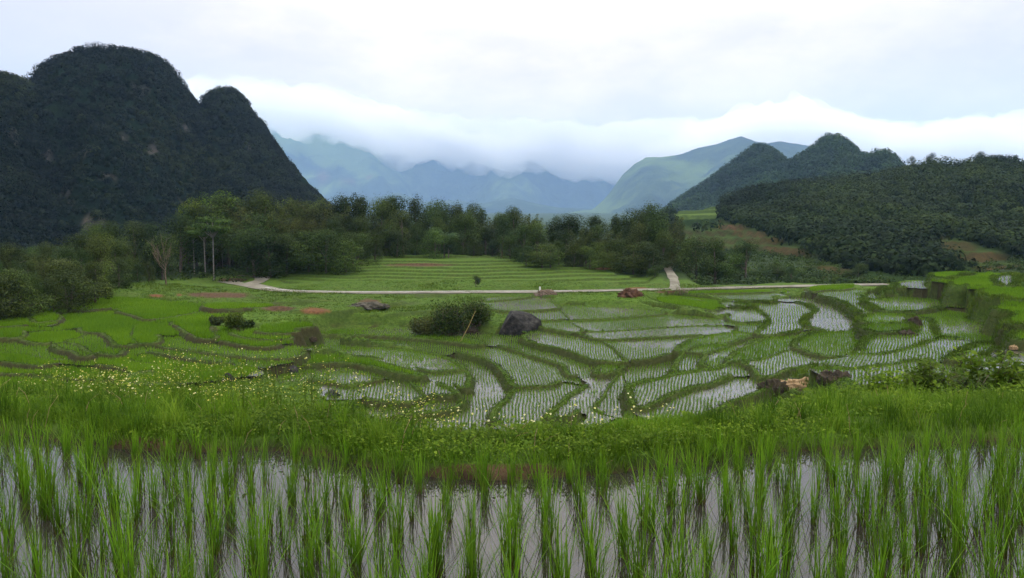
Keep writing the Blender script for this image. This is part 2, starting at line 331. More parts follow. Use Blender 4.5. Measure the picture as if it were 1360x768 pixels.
# ------------------------------------------------------------------ paddies traced as plots of ground, each at its own level
CROP = {'A': (0, 380, 5.909), 'B': (200, 380, 5.909), 'C': (400, 420, 5.909), 'D': (600, 420, 5.909),
        'E': (630, 370, 5.909), 'F': (800, 440, 5.909), 'G': (860, 370, 5.909), 'H': (1060, 355, 4.517)}
PLOTS = [
 # crop, density (w open water / m medium / g dense green), row turn in degrees, outline
 ('C','m',0,[(150,130),(300,105),(600,97),(940,97),(1000,120),(1180,155),(1359,195),(1420,222),(1359,228),(1000,178),(600,152),(150,145)]),
 ('D','w',0,[(-170,108),(0,118),(330,160),(480,200),(640,270),(850,330),(1000,375),(1130,410),(1000,455),(940,470),(920,420),(880,385),(720,330),(500,265),(300,205),(200,175),(0,145)]),
 ('D','w',0,[(-1000,196),(-580,195),(-183,212),(0,240),(180,265),(270,260),(400,300),(600,345),(830,425),(845,455),(820,540),(640,550),(500,560),(465,490),(420,430),(370,375),(250,330),(100,290),(0,270),(-183,228),(-580,207),(-1000,204)]),
 ('D','w',0,[(680,115),(850,145),(1000,165),(1150,210),(1220,260),(1250,310),(1330,345),(1330,365),(1200,355),(1130,345),(1000,300),(850,250),(700,225),(600,185),(560,165)]),
 ('D','w',0,[(500,580),(820,555),(900,590),(930,610),(850,680),(780,720),(740,768),(720,800),(500,830),(330,830),(400,710),(470,650)]),
 ('D','w',0,[(70,355),(200,375),(310,425),(370,500),(405,580),(412,665),(330,715),(220,770),(120,830),(-200,850),(-120,800),(30,755),(180,660),(185,610),(170,540),(175,490),(130,420)]),
 ('C','m',0,[(0,265),(200,245),(500,250),(800,270),(1000,295),(1150,340),(1240,395),(1260,415),(1100,435),(1000,430),(800,375),(600,325),(400,310),(200,308),(0,320)]),
 ('C','w',0,[(1050,460),(1270,430),(1290,470),(1285,560),(1270,565),(1200,535)]),
 ('C','g',0,[(0,365),(200,350),(450,345),(650,385),(850,445),(950,470),(900,470),(750,440),(600,405),(480,375),(300,362),(0,385)]),
 ('C','m',0,[(60,420),(250,410),(420,440),(600,500),(520,515),(430,530),(400,545),(180,510),(60,480)]),
 ('C','w',0,[(440,550),(600,520),(800,545),(890,600),(920,640),(830,680),(600,670),(500,620)]),
 ('C','w',0,[(930,520),(985,500),(1100,560),(1200,605),(1190,618),(1000,615),(960,580)]),
 ('C','w',0,[(1030,680),(1230,668),(1250,680),(1150,735),(1000,760),(830,768),(900,730)]),
 ('E','w',0,[(75,170),(90,150),(250,140),(420,135),(430,150),(280,165),(110,180)]),
 ('E','w',0,[(95,195),(350,165),(550,160),(650,220),(640,240),(450,250),(180,262)]),
 ('E','w',0,[(230,280),(420,265),(640,255),(700,290),(690,325),(480,330),(440,300),(300,290)]),
 ('E','m',0,[(720,225),(1050,222),(1359,245),(1520,275),(1359,290),(1000,320),(730,325)]),
 ('E','w',0,[(770,340),(1000,332),(1359,305),(1500,300),(1800,330),(1850,360),(1700,370),(1359,390),(1100,405),(910,412),(830,370)]),
 ('E','w',0,[(500,345),(700,335),(760,380),(850,415),(780,425),(650,400),(520,385)]),
 ('E','w',38,[(830,435),(1000,425),(1359,400),(1600,382),(1800,375),(1860,390),(1900,430),(1780,440),(1500,460),(1359,465),(1000,485),(900,460)]),
 ('E','w',0,[(1030,500),(1359,475),(1600,470),(1740,460),(1640,500),(1570,545),(1550,580),(1400,625),(1250,640),(1205,640),(1200,590),(1130,540)]),
 ('E','m',0,[(1000,690),(1160,685),(1080,740),(960,760)]),
 ('D','w',0,[(800,768),(960,625),(1100,540),(1250,470),(1320,450),(1240,520),(1180,590),(1165,650),(1080,690),(960,740),(900,790),(780,800)]),
 ('F','w',0,[(150,330),(170,345),(190,410),(130,440),(100,500),(100,580),(40,600),(0,580),(60,480),(90,410)]),
 ('F','w',0,[(170,310),(350,275),(600,225),(600,250),(550,310),(450,345),(300,380),(190,420),(150,350)]),
 ('F','w',0,[(640,190),(700,185),(760,215),(760,270),(690,300),(570,320),(610,260)]),
 ('F','m',0,[(680,155),(800,115),(980,110),(900,145),(820,170),(700,170)]),
 ('F','m',0,[(610,130),(760,50),(900,30),(1100,15),(1180,25),(1050,75),(960,100),(800,100),(690,130),(600,165)]),
 ('F','m',0,[(830,200),(880,165),(1000,145),(1180,75),(1200,70),(1080,130),(1000,190),(940,260),(850,285),(800,270)]),
 ('F','w',0,[(230,440),(340,400),(600,350),(760,310),(900,310),(980,280),(1050,260),(1070,275),(1030,320),(920,370),(850,410),(700,430),(550,480),(400,560),(300,600),(270,590),(250,500)]),
 ('F','w',0,[(620,580),(750,530),(1000,455),(1200,400),(1270,390),(1300,400),(1240,470),(1100,515),(950,565),(880,615),(750,635),(590,640)]),
 ('F','w',0,[(1060,610),(1200,580),(1250,590),(1200,640),(1050,645)]),
 ('G','w',0,[(300,132),(500,135),(750,122),(960,122),(1000,180),(900,180),(650,165),(480,145)]),
 ('G','w',0,[(620,200),(760,200),(830,220),(800,228),(650,222)]),
 ('G','w',0,[(650,260),(720,240),(800,250),(900,310),(920,340),(690,350),(635,300)]),
 ('G','w',0,[(690,362),(920,358),(870,400),(815,435),(790,420)]),
 ('G','w',0,[(870,200),(1000,195),(1200,215),(1270,250),(1220,280),(1210,330),(1200,390),(1150,420),(1000,445),(860,440),(900,400),(960,360),(1000,330),(970,270)]),
 ('G','g',0,[(300,110),(960,95),(960,110),(300,122)]),
 ('G','g',0,[(60,150),(250,165),(480,200),(560,240),(500,250),(300,215),(100,190)]),
 ('G','m',0,[(650,640),(750,560),(880,500),(1050,450),(1200,435),(1359,430),(1250,455),(1150,500),(1050,550),(960,610),(850,625),(740,640),(660,660)]),
 ('G','w',0,[(770,665),(900,655),(980,640),(1070,575),(1200,590),(1359,625),(1430,640),(1359,660),(1200,690),(1050,720),(980,765),(900,768),(870,720),(800,680)]),
 ('H','m',0,[(0,445),(100,405),(200,395),(350,390),(390,385),(360,440),(340,470),(325,520),(250,540),(150,535),(0,490)]),
 ('H','o',0,[(0,195),(60,195),(150,225),(200,260),(240,295),(290,340),(310,375),(200,390),(130,370),(50,345),(60,310),(100,280),(130,255),(60,220),(0,210)]),
 ('H','w',0,[(125,165),(180,145),(320,142),(340,165),(400,180),(330,200),(310,220),(360,250),(420,265),(460,270),(440,280),(380,275),(320,230),(240,190),(170,180)]),
 ('H','m',0,[(390,200),(560,190),(780,200),(870,225),(820,245),(700,265),(520,270),(440,225)]),
 ('H','o',0,[(610,120),(620,95),(680,82),(745,85),(745,105),(680,120)]),
 ('H','o',0,[(1180,75),(1200,55),(1300,42),(1290,80),(1270,115),(1230,110)]),
 ('H','m',0,[(380,300),(480,285),(660,285),(665,330),(520,340),(400,335)]),
 ('H','m',0,[(400,345),(660,350),(670,370),(620,385),(480,395),(420,375)]),
 ('H','w',0,[(400,470),(430,430),(500,410),(630,405),(740,390),(780,350),(760,315),(780,320),(800,370),(800,415),(750,450),(650,480),(540,510),(450,520),(410,500)]),
 ('H','m',0,[(800,275),(850,265),(950,300),(1010,350),(1080,390),(1180,430),(1240,470),(1180,455),(1060,455),(960,425),(860,410),(830,340)]),
 ('H','w',0,[(900,430),(1050,440),(1060,465),(980,510),(880,530),(700,550),(600,575),(450,590),(300,605),(340,590),(460,545),(620,510),(750,470)]),
 ('H','w',0,[(940,545),(1060,470),(1170,455),(1190,480),(1130,510),(1040,545),(930,555)]),
 ('H','o',0,[(1130,530),(1180,490),(1225,500),(1220,530),(1150,540)]),
 ('H','o',0,[(980,640),(1000,615),(1100,590),(1200,580),(1260,540),(1340,515),(1480,480),(1470,570),(1355,590),(1270,610),(1150,630),(1050,655)]),
 ('H','w',0,[(310,610),(450,600),(600,580),(700,560),(730,600),(700,660),(550,690),(400,720),(330,700)]),
 ('H','g',0,[(800,40),(1000,35),(1050,42),(920,55),(900,75),(840,65)]),
 ('H','g',0,[(930,90),(1060,60),(1150,35),(1170,45),(1130,70),(1020,75),(1000,110),(940,115)]),
 ('H','g',0,[(60,120),(330,105),(340,115),(300,135),(150,138),(80,150)]),
 ('A','g',0,[(560,190),(640,140),(720,105),(850,90),(1050,95),(1300,120),(1359,130),(1200,150),(900,175),(700,195),(600,200)]),
 ('A','g',0,[(900,195),(1200,165),(1500,150),(1620,160),(1560,200),(1400,240),(1250,265),(1160,275),(1100,250),(1000,215)]),
 ('A','g',0,[(-300,270),(0,255),(100,240),(200,240),(280,275),(270,310),(150,318),(0,325),(-300,340)]),
 ('A','g',0,[(220,240),(400,200),(460,240),(450,280),(360,290),(300,300),(290,265)]),
 ('A','g',0,[(650,225),(750,215),(870,220),(950,280),(970,370),(1000,440),(1010,470),(960,480),(910,460),(870,400),(800,370),(700,370),(640,360),(680,290)]),
 ('A','d',0,[(600,430),(660,385),(780,390),(850,420),(890,480),(950,500),(930,550),(850,550),(780,520),(700,480)]),
 ('A','g',0,[(-300,360),(0,340),(100,330),(160,350),(180,390),(120,415),(50,410),(0,415),(-300,420)]),
 ('A','g',0,[(180,410),(300,395),(480,385),(590,375),(640,395),(600,420),(480,430),(370,460),(250,450)]),
 ('A','d',0,[(60,460),(130,440),(200,470),(320,500),(430,540),(480,575),(400,590),(330,565),(200,530),(80,500)]),
 ('A','g',0,[(-300,540),(0,545),(150,550),(300,585),(420,600),(400,620),(330,630),(200,620),(0,595),(-300,590)]),
 ('A','d',0,[(430,455),(520,450),(590,470),(680,540),(690,570),(600,530),(500,490)]),
 ('A','g',0,[(710,562),(900,570),(1100,610),(1359,655),(1500,665),(1620,670),(1359,695),(1100,665),(900,640),(740,605)]),
 ('A','g',0,[(-300,640),(0,635),(200,655),(380,670),(600,690),(800,720),(850,740),(760,745),(600,735),(300,695),(0,685),(-300,690)]),
 ('A','g',0,[(1060,400),(1130,340),(1180,300),(1220,370),(1225,455),(1160,460),(1090,430)]),
 ('A','g',0,[(-300,720),(0,720),(300,725),(500,745),(700,780),(500,800),(0,790),(-300,790)]),
 ('B','d',0,[(90,420),(200,415),(330,440),(480,470),(600,500),(800,520),(940,535),(1050,500),(1180,490),(1170,570),(900,580),(700,560),(500,535),(250,500),(80,475)]),
 ('B','d',0,[(-150,495),(0,490),(100,490),(300,530),(500,555),(700,580),(900,600),(1050,605),(800,620),(600,615),(400,590),(200,555),(0,505)]),
 ('B','g',0,[(0,560),(150,570),(300,600),(450,630),(420,650),(250,620),(0,600)]),
 ('B','g',0,[(0,640),(150,645),(350,680),(600,700),(500,720),(300,720),(0,670)]),
 ('H','g',0,[(1120,140),(1250,130),(1355,155),(1500,180),(1500,215),(1340,200),(1200,180),(1100,170)]),
 ('H','g',0,[(1190,240),(1290,250),(1355,235),(1480,235),(1480,262),(1330,270),(1220,262)]),
 ('H','g',0,[(1275,320),(1355,285),(1480,270),(1480,330),(1355,345),(1290,345)]),
 ('H','g',0,[(1300,415),(1380,395),(1480,390),(1480,420),(1380,432),(1320,440)]),
 ('B','g',0,[(170,290),(260,235),(400,205),(530,235),(470,290),(440,370),(520,420),(420,425),(320,390),(240,330)]),
 ('B','g',0,[(500,385),(620,400),(760,430),(900,440),(1000,470),(900,490),(760,475),(640,450),(540,420)]),
 ('B','g',0,[(620,362),(760,380),(900,392),(1080,400),(1080,424),(1000,430),(850,427),(720,407)]),
 ('B','g',0,[(820,352),(960,346),(1080,352),(1150,362),(1080,382),(950,380)]),
 ('B','g',0,[(960,318),(1080,296),(1200,292),(1290,308),(1220,332),(1100,340)]),
 ('B','g',0,[(400,150),(560,135),(800,140),(1000,150),(900,175),(640,185),(480,190)]),
]
LV = np.array([  # px, py, level: how the plots rise from the bowl's middle to its rim
 (620,545,-10.1),(560,505,-9.9),(700,490,-9.6),(540,470,-9.2),(500,440,-8.5),(300,465,-8.5),(650,455,-8.9),(740,520,-9.9),
 (900,540,-9.7),(1000,555,-9.6),(850,480,-9.2),(900,450,-8.7),(960,392,-7.75),(1000,425,-8.2),(1020,450,-8.5),(1080,440,-8.1),(1130,490,-8.4),
 (256,432,-7.4),(328,454,-8.0),(355,448,-7.7),(375,442,-7.45),(388,434,-7.2),(316,406,-6.6),(1345,392,-4.3),(1345,410,-4.9),(1350,426,-5.5),(1360,448,-6.3),(1200,465,-7.9),(1160,470,-8.15),(1120,478,-8.35),(1150,502,-8.7),(1190,490,-8.2),(1330,490,-7.5),(1150,420,-7.3),(1085,400,-7.5),(1120,392,-7.0),(1180,430,-7.3),(1280,440,-7.0),(1200,402,-6.5),
 (1210,377,-4.9),(1335,372,-3.5),(1270,365,-3.9),(1270,375,-4.4),(1090,383,-7.1),(680,395,-7.7),(760,410,-8.1),(760,435,-8.4),(870,425,-8.25),
 (50,432,-6.9),(20,445,-7.4),(200,402,-6.3),(230,415,-6.8),(140,440,-7.3),(130,458,-8.0),(80,455,-7.9),(40,470,-8.4),(200,445,-7.6),
 (30,482,-8.8),(60,498,-9.3),(60,510,-9.8),(180,490,-9.2),(270,498,-9.5),(260,480,-8.9),(-50,440,-7.0),(-50,500,-9.3)], float)
def level(px, py):
    d = np.hypot((LV[:, 0] - px) / 1.6, (LV[:, 1] - py))
    w = 1 / (d ** 3 + 30)
    return float((w * LV[:, 2]).sum() / w.sum())

def chaikin(p, n=2):
    p = np.asarray(p, float)
    for _ in range(n):
        q = np.roll(p, -1, 0)
        p = np.stack([p * 0.75 + q * 0.25, p * 0.25 + q * 0.75], 1).reshape(-1, 2)
    return p

FIELDS = []
for crop, dens, turn, pts in PLOTS:
    ox, oy, s = CROP[crop]
    pp = np.array(pts, float) / s + [ox, oy]
    c = pp.mean(0); L = level(*c)
    if crop in 'AB':                                        # leave room for the dark risers between the left tiers
        dy_ = pp[:, 1] - c[1]; pp[:, 1] = c[1] + np.sign(dy_) * np.maximum(np.abs(dy_) - 0.9, 0.35)
    FIELDS.append(dict(pp=chaikin(pp), L=L, dens=dens, turn=turn, px=c))

def seg_dist_inside(P, poly):
    """distance of points to a closed outline, and whether they lie inside it."""
    a = poly; b = np.roll(poly, -1, 0)
    best = np.full(len(P), 1e9); ins = np.zeros(len(P), bool)
    for (ax, ay), (bx, by) in zip(a, b):
        dx, dy = bx - ax, by - ay
        t = np.clip(((P[:, 0] - ax) * dx + (P[:, 1] - ay) * dy) / (dx * dx + dy * dy + 1e-12), 0, 1)
        best = np.minimum(best, (P[:, 0] - ax - t * dx) ** 2 + (P[:, 1] - ay - t * dy) ** 2)
        cond = (ay > P[:, 1]) != (by > P[:, 1])
        if cond.any():
            xi = dx * (P[:, 1] - ay) / (by - ay if by != ay else 1e-12) + ax
            ins ^= cond & (P[:, 0] < xi)
    return np.sqrt(best), ins

# neighbouring plots must not overlap on the ground: pull their levels together until they do not
def lay(f):
    x, y = at_z(f['pp'][:, 0], f['pp'][:, 1], f['L']); p = np.stack([x, y], 1); t_ = np.roll(p, -1, 0) - np.roll(p, 1, 0)
    area = (p[:, 0] * np.roll(p[:, 1], -1) - np.roll(p[:, 0], -1) * p[:, 1]).sum()
    n_ = np.stack([t_[:, 1], -t_[:, 0]], 1) * np.sign(area); n_ /= np.linalg.norm(n_, axis=1, keepdims=True) + 1e-9
    f['p'] = p
for f in FIELDS: lay(f)
for it in range(40):
    hit = 0
    for i, f in enumerate(FIELDS):
        for g_ in FIELDS[i + 1:]:
            if np.abs(f['pp'].mean(0) - g_['pp'].mean(0))[1] > 70: continue
            a, b = f['p'], g_['p']
            if (a.min(0) > b.max(0) + .4).any() or (b.min(0) > a.max(0) + .4).any(): continue
            if abs(f['L'] - g_['L']) < 0.02: continue
            d1, i1 = seg_dist_inside(a, b); d2, i2 = seg_dist_inside(b, a)
            if i1.any() or i2.any() or min(d1.min(), d2.min()) < 0.12:
                m_ = (f['L'] + g_['L']) / 2
                f['L'] += (m_ - f['L']) * .35; g_['L'] += (m_ - g_['L']) * .35
                lay(f); lay(g_); hit += 1
    if not hit: break
print('relaxed', it, hit, [round(f['L'], 2) for f in FIELDS])

def line_dist(P, line):
    best = np.full(len(P), 1e9); lv = np.zeros(len(P))
    for (ax, ay, az), (bx, by, bz) in zip(line[:-1], line[1:]):
        dx, dy = bx - ax, by - ay
        t = np.clip(((P[:, 0] - ax) * dx + (P[:, 1] - ay) * dy) / (dx * dx + dy * dy + 1e-12), 0, 1)
        d = np.hypot(P[:, 0] - ax - t * dx, P[:, 1] - ay - t * dy)
        k = d < best
        best[k] = d[k]; lv[k] = (az + t * (bz - az))[k]
    return best, lv

# ------------------------------------------------------------------ the rest of the ground: a smooth sheet through known heights
CTRL = [(300,380,-7.3),(350,382,-7.5),(450,388,-7.6),(600,388,-7.6),(750,386,-7.6),(880,384,-7.6),(1000,380,-7.5),(1100,378,-7.2),
 (330,374,-7.4),(450,365,-6.3),(450,350,-4.9),(600,365,-6.2),(620,341,-4.3),(540,346,-4.6),(700,360,-5.9),(720,350,-5.2),(800,365,-6.6),(830,358,-6.3),(860,372,-7.2),
 (280,368,-7.0),(220,374,-6.9),(150,384,-6.6),(100,393,-6.3),(40,402,-6.0),(0,408,-5.9),(-80,415,-5.6),(60,395,-5.6),(180,375,-6.2),(-60,395,-4.5),
 (885,357,-6.2),(930,365,-7.6),(1000,372,-8.2),
 (400,405,-6.9),(450,415,-7.2),(350,400,-7.0),(420,425,-6.8),(300,430,-7.6),(250,425,-7.3),(380,440,-7.3),(600,430,-8.0),(490,402,-7.0),(600,405,-7.6),(840,392,-7.3),
 (900,410,-7.7),(850,400,-7.8),
 (1300,395,-4.9),(1350,400,-4.6),(1330,425,-5.9),(1400,380,-3.2),(1400,430,-5.2),(1450,400,-3.5),(1340,445,-6.8),(1230,390,-5.9),(1240,366,-4.0),(1300,360,-3.6),(1360,352,-2.9),(1440,350,-2.4),
 (1150,383,-6.6),(1190,390,-6.2),(1280,410,-6.0)]
cx, cy, cz = [], [], []
for a, b, z in CTRL:
    x, y = at_z(a, b, z); cx.append(float(x)); cy.append(float(y)); cz.append(z)
for f in FIELDS:
    c = f['p'].mean(0); cx.append(c[0]); cy.append(c[1]); cz.append(f['L'])
for a, z in ((-60,-8.0),(-42,-8.5),(-25,-8.9),(-14,-9.5),(-5,-9.9),(6,-9.5),(14,-9.0),(25,-8.4),(42,-7.4),(60,-6.4)):
    cx.append(a); cy.append(40); cz.append(z)
for x, y, z in [(25,108,-7.2),(40,112,-7.8),(58,106,-8.3),(75,104,-8.5),(95,100,-8.5),(60,125,-8.8),(30,140,-8.3),(90,130,-8.8),(120,100,-7),
                (-110,60,-4),(-110,90,-3.5),(-100,130,-4.5),(-70,160,-5.5),(-30,180,-4.5),(0,185,-5),(30,185,-5.5),(60,180,-7),(100,170,-7),(140,140,-6),(-140,140,-3)]:
    cx.append(x); cy.append(y); cz.append(z)
TC = np.stack([cx, cy], 1); TZ = np.array(cz)
def _k(r2): return 0.5 * r2 * np.log(r2 + 1e-9)
n = len(TC)
r2 = ((TC[:, None] - TC[None]) ** 2).sum(2)
A_ = np.zeros((n + 3, n + 3)); A_[:n, :n] = _k(r2) + np.eye(n) * 12.0
A_[:n, n] = 1; A_[:n, n + 1:] = TC; A_[n:, :n] = A_[:n, n:].T
TW = np.linalg.solve(A_, np.concatenate([TZ, [0, 0, 0]]))
def tps(x, y):
    out = np.empty(len(x))
    for i in range(0, len(x), 60000):
        X = x[i:i + 60000]; Y = y[i:i + 60000]
        r2 = (X[:, None] - TC[None, :, 0]) ** 2 + (Y[:, None] - TC[None, :, 1]) ** 2
        out[i:i + 60000] = _k(r2) @ TW[:n] + TW[n] + X * TW[n + 1] + Y * TW[n + 2]
    return out

def road_line(pts):
    out = []
    for a, b, z in pts:
        x, y = at_z(a, b, z); out.append((float(x), float(y), z))
    return np.array(out)
ROAD = road_line([(300,374,-7.35),(330,378,-7.4),(345,381.5,-7.5),(365,385.5,-7.55),(400,387.5,-7.6),(500,389,-7.65),(600,388.5,-7.65),(700,388,-7.65),(800,386,-7.6),(880,384.5,-7.55),(960,382.5,-7.5),(1040,380.5,-7.45),(1120,378.5,-7.4),(1180,377.5,-7.4)])
ROAD[:, 2] = np.interp(np.arange(len(ROAD)), np.arange(len(ROAD)), ROAD[:, 2])
LANE = road_line([(896,384,-7.55),(896.5,376,-7.1),(893.5,368,-6.6),(888.5,360,-6.0),(885,354,-5.4)])
SPUR = road_line([(330,378,-7.4),(345,374,-7.2),(352,371,-7.0),(348,368,-6.8)])
CHAN = road_line([(352,379.5,-7.2),(362,382,-7.25),(385,384,-7.3),(450,385,-7.3),(540,384.6,-7.3),(640,384,-7.3),(760,384,-7.3)])

# near bank: the edge of the water the camera stands beside
EDGE = np.array([(-700,545),(-300,560),(0,574),(60,583),(150,595),(230,602),(310,600),(370,600),(430,609),(480,621),(540,632),(620,637),(700,636),(780,630),(850,621),(900,614),(960,606),(1050,600),(1150,596),(1250,591),(1360,585),(1700,570),(2100,555)], float)
ex, ey = at_z(EDGE[:, 0], EDGE[:, 1], 0.0)
def edge_y(x): return np.interp(x, ex, ey)

def near_profile(x, y):
    s = y - edge_y(x) + 0.14 * (fbm(x * 1.3, y * 1.3, 5, 3) - 0.5)
    px = CX + FPX * x / np.maximum(y, 1)
    side = np.maximum(ss(px, 560, 300), ss(px, 900, 1120))          # gentler slope to the left and right, steep in the middle
    crest = -0.2 + 0.2 * ss(s, -0.22, 0.0) + 0.07 * ss(s, 0.0, 0.1)
    k1 = 0.37 - 0.125 * side
    d1 = np.clip(s - 0.7, 0, 7) * k1
    d2 = np.clip(s - 7.7, 0, 70) * 0.40
    lump = 0.28 * (fbm(x * 0.45, y * 0.45, 9, 3) - 0.5) * ss(s, 0.6, 3.0)
    return crest - d1 - d2 + lump, s

def field_state(x, y):
    """nearest two plots of every point -> owner plot (or -1), height of the terraced ground, distance, riser mask."""
    n = len(x)
    d1 = np.full(n, 99.0); d2 = np.full(n, 99.0); i1 = np.full(n, -1); i2 = np.full(n, -1)
    for i, f in enumerate(FIELDS):
        p = f['p']; R = 4.5
        k = np.nonzero((x > p[:, 0].min() - R) & (x < p[:, 0].max() + R) & (y > p[:, 1].min() - R) & (y < p[:, 1].max() + R))[0]
        if not len(k): continue
        d, ins = seg_dist_inside(np.stack([x[k], y[k]], 1), p)
        d = np.where(ins, -d, d)
        a = d < d1[k]
        ka = k[a]; d2[ka] = d1[ka]; i2[ka] = i1[ka]; d1[ka] = d[a]; i1[ka] = i
        b = ~a & (d < d2[k]); kb = k[b]; d2[kb] = d[b]; i2[kb] = i
    lv = np.array([f['L'] for f in FIELDS] + [0.0])
    L1 = lv[i1]; L2 = lv[i2]
    wob = 0.34 * (fbm(x * 0.8, y * 0.8, 21, 3) - 0.5)
    rag = fbm(x * 1.3, y * 1.3, 23, 3)
    two = (d2 < 4.0) & (d1 < 4.0)
    up1 = L1 >= L2
    LU = np.where(up1, L1, L2); LL = np.where(up1, L2, L1); dU = np.where(up1, d1, d2) ; dL = np.where(up1, d2, d1)
    iL = np.where(up1, i2, i1); iU = np.where(up1, i1, i2)
    step = LU - LL
    owner = np.full(n, -1); h = np.full(n, np.nan); face = np.zeros(n)
    lump = 0.04 + 0.13 * rag
    # two plots at nearly one level: a bund half way; at different levels: bund on the upper rim, then a steep riser
    du = dU + wob
    same = two & (step < 0.10)
    bw = 0.26
    m = np.abs(d1 - d2) + wob * .6
    bs = same & (d1 > 0) & (m < bw)
    owner = np.where(same & ~bs, i1, owner)
    h = np.where(bs, L1 + lump * ss(m, bw, bw * .4), h)
    st = two & ~same
    wface = 0.22 + 0.28 * np.clip(step, 0, 2)
    top = st & (du >= 0) & (du < 0.42); fc = st & (du >= 0.42) & (du < 0.42 + wface); low = st & (du >= 0.42 + wface); inn = st & (du < 0)
    h = np.where(top, LU + lump * ss(du, 0, .14), h)
    t = np.clip((du - 0.42) / wface, 0, 1)
    h = np.where(fc, LU + lump * (1 - t) - (step + .05) * t, h)
    face = np.where(fc, 1.0, 0.0)
    owner = np.where(inn, iU, owner); owner = np.where(low & (dL < 2.6), iL, owner)
    one = ~two & (d1 < 4.5)
    owner = np.where(one & (d1 + wob * .5 < 0), i1, owner)
    h = np.where(one & (owner < 0), L1 + lump * ss(d1, 0, .2), h)
    loose = (one & (owner < 0)) | (low & (dL >= 2.6))
    h = np.where(low & (dL >= 2.6), LL, h)
    h = np.where(owner >= 0, lv[owner] - 0.12, h)
    return owner, h, np.maximum(d1, 0), face, loose

def ground_h(x, y, full=False):
    r = np.hypot(x, y)
    base = np.full(len(x), -8.0)
    k = (r < 320) & (y > 20)
    base[k] = tps(x[k], y[k])
    base = np.clip(base, -11, 6)
    far = -7 + 75 * ss(r, 900, 4500) * ss(y, -500, 800)
    base = base * (1 - ss(r, 170, 300)) + far * ss(r, 170, 300)
    base = base + (fbm(x * 0.11, y * 0.11, 3, 4) - 0.5) * 0.7 * ss(r, 30, 60)
    # terraced meadow beyond the road
    tm = ss(y, 122, 127) * ss(y, 172, 164) * ss(x, -52, -40) * ss(x, 31, 24)
    q = 0.36
    bb = base / q + 0.5 * (fbm(x * 0.05, y * 0.05, 41, 3) - 0.5) * 2
    fl = np.floor(bb); fr = bb - fl
    stepped = base + (fl + ss(fr, 0.88, 0.99) - bb) * q + 0.05 * ss(fr, 0.0, 0.04) * ss(fr, 0.14, 0.06)
    base = base * (1 - tm) + stepped * tm
    riser = tm * ss(fr, 0.78, 0.9)
    # grassy steps between the left tiers and the road
    tm3 = ss(x, -40, -33) * ss(x, -3, -8) * ss(y, 66, 70) * ss(y, 113, 107)
    b3 = base / 0.42 + 0.9 * (fbm(x * 0.06, y * 0.06, 47, 3) - 0.5) * 2
    f3 = np.floor(b3); r3 = b3 - f3
    base = base + tm3 * (f3 + ss(r3, 0.86, 0.97) - b3) * 0.42
    riser = np.maximum(riser, tm3 * ss(r3, 0.78, 0.88))
    # hillside banks at the right stepped the same way
    tm2 = ss(x, 33, 40) * ss(y, 50, 58) * ss(y, 100, 92)
    q2 = 0.9
    bb = base / q2 + 0.35 * (fbm(x * 0.08, y * 0.08, 43, 3) - 0.5) * 2
    fl = np.floor(bb); fr = bb - fl
    base = base + tm2 * 0.15 * (fl + ss(fr, 0.5, 0.95) - bb) * q2
    dmin = np.full(len(x), 1e3); inside = np.full(len(x), -1); face = np.zeros(len(x))
    base = base + (fbm(x * 0.8, y * 0.8, 31, 4) - 0.5) * 0.45 * (r < 200) * (1 - tm) * ss(y, 30, 40)
    h = base.copy()
    kf = np.nonzero((y > 34) & (y < 125) & (np.abs(x) < 0.85 * y))[0]
    if len(kf):
        ow, hf, dd, fc, loose = field_state(x[kf], y[kf])
        far_ = np.isnan(hf)
        lv = np.array([f['L'] for f in FIELDS] + [0.0])
        t = np.where(loose, ss(dd, 0.4, 2.2 + 0 * dd), 0.0); t = np.where(far_, 1.0, t)
        h[kf] = np.where(far_, base[kf], np.nan_to_num(hf) * (1 - t) + base[kf] * t)
        inside[kf] = ow; dmin[kf] = dd; face[kf] = fc
    # roads cut flat into the ground
    P = np.stack([x, y], 1)
    k = np.nonzero((y > 90) & (y < 240) & (np.abs(x) < 110))[0]
    for line, w in ((ROAD, 2.2), (LANE, 2.0), (SPUR, 1.6)):
        d, l = line_dist(P[k], line)
        t = 1 - ss(d, w, w + 2.5)
        h[k] = h[k] * (1 - t) + (l - 0.05) * t
    npf, s = near_profile(x, y)
    kk = 0.35
    m = np.maximum(h, npf)
    hh = m + kk * np.log(np.exp((h - m) / kk) + np.exp((npf - m) / kk))
    hh = np.where((inside >= 0) & (npf < h - 0.4), h, hh)
    hh = np.where(y < 14, np.where(s < 1.0, npf, hh), hh)
    inside = np.where(hh > np.array([f['L'] for f in FIELDS] + [0.0])[inside] + .02, -1, inside)
    if full: return hh, inside, dmin, s, tm, np.maximum(riser, face)
    return hh

# the sheet: rings about the viewpoint, fine where the terraces are, reaching the horizon
rr = np.concatenate([np.linspace(0.4, 4.4, 26), np.arange(4.5, 14, 0.07), np.arange(14, 40, 0.26), np.arange(40, 75, 0.19), np.arange(75, 125, 0.3), np.arange(125, 172, 0.26), np.arange(172, 190, 0.7), np.arange(190, 400, 4.0), np.geomspace(400, 14000, 46)])
th = np.concatenate([np.linspace(-180, -41, 36)[:-1], np.arange(-38, 38.01, 0.085), np.linspace(41, 180, 36)[1:]])
R_, T_ = np.meshgrid(rr, np.radians(th), indexing='ij')
GX = (R_ * np.sin(T_)).ravel(); GY = (R_ * np.cos(T_)).ravel()
GZ, GIN, GD, GS, GTM, GRI = ground_h(GX, GY, True)
nr, nc = len(rr), len(th)
i = np.arange((nr - 1) * (nc - 1)); a = (i // (nc - 1)) * nc + i % (nc - 1)
quads = np.stack([a, a + 1, a + nc + 1, a + nc], 1)
gpx, gpy = to_px(GX, GY, GZ)
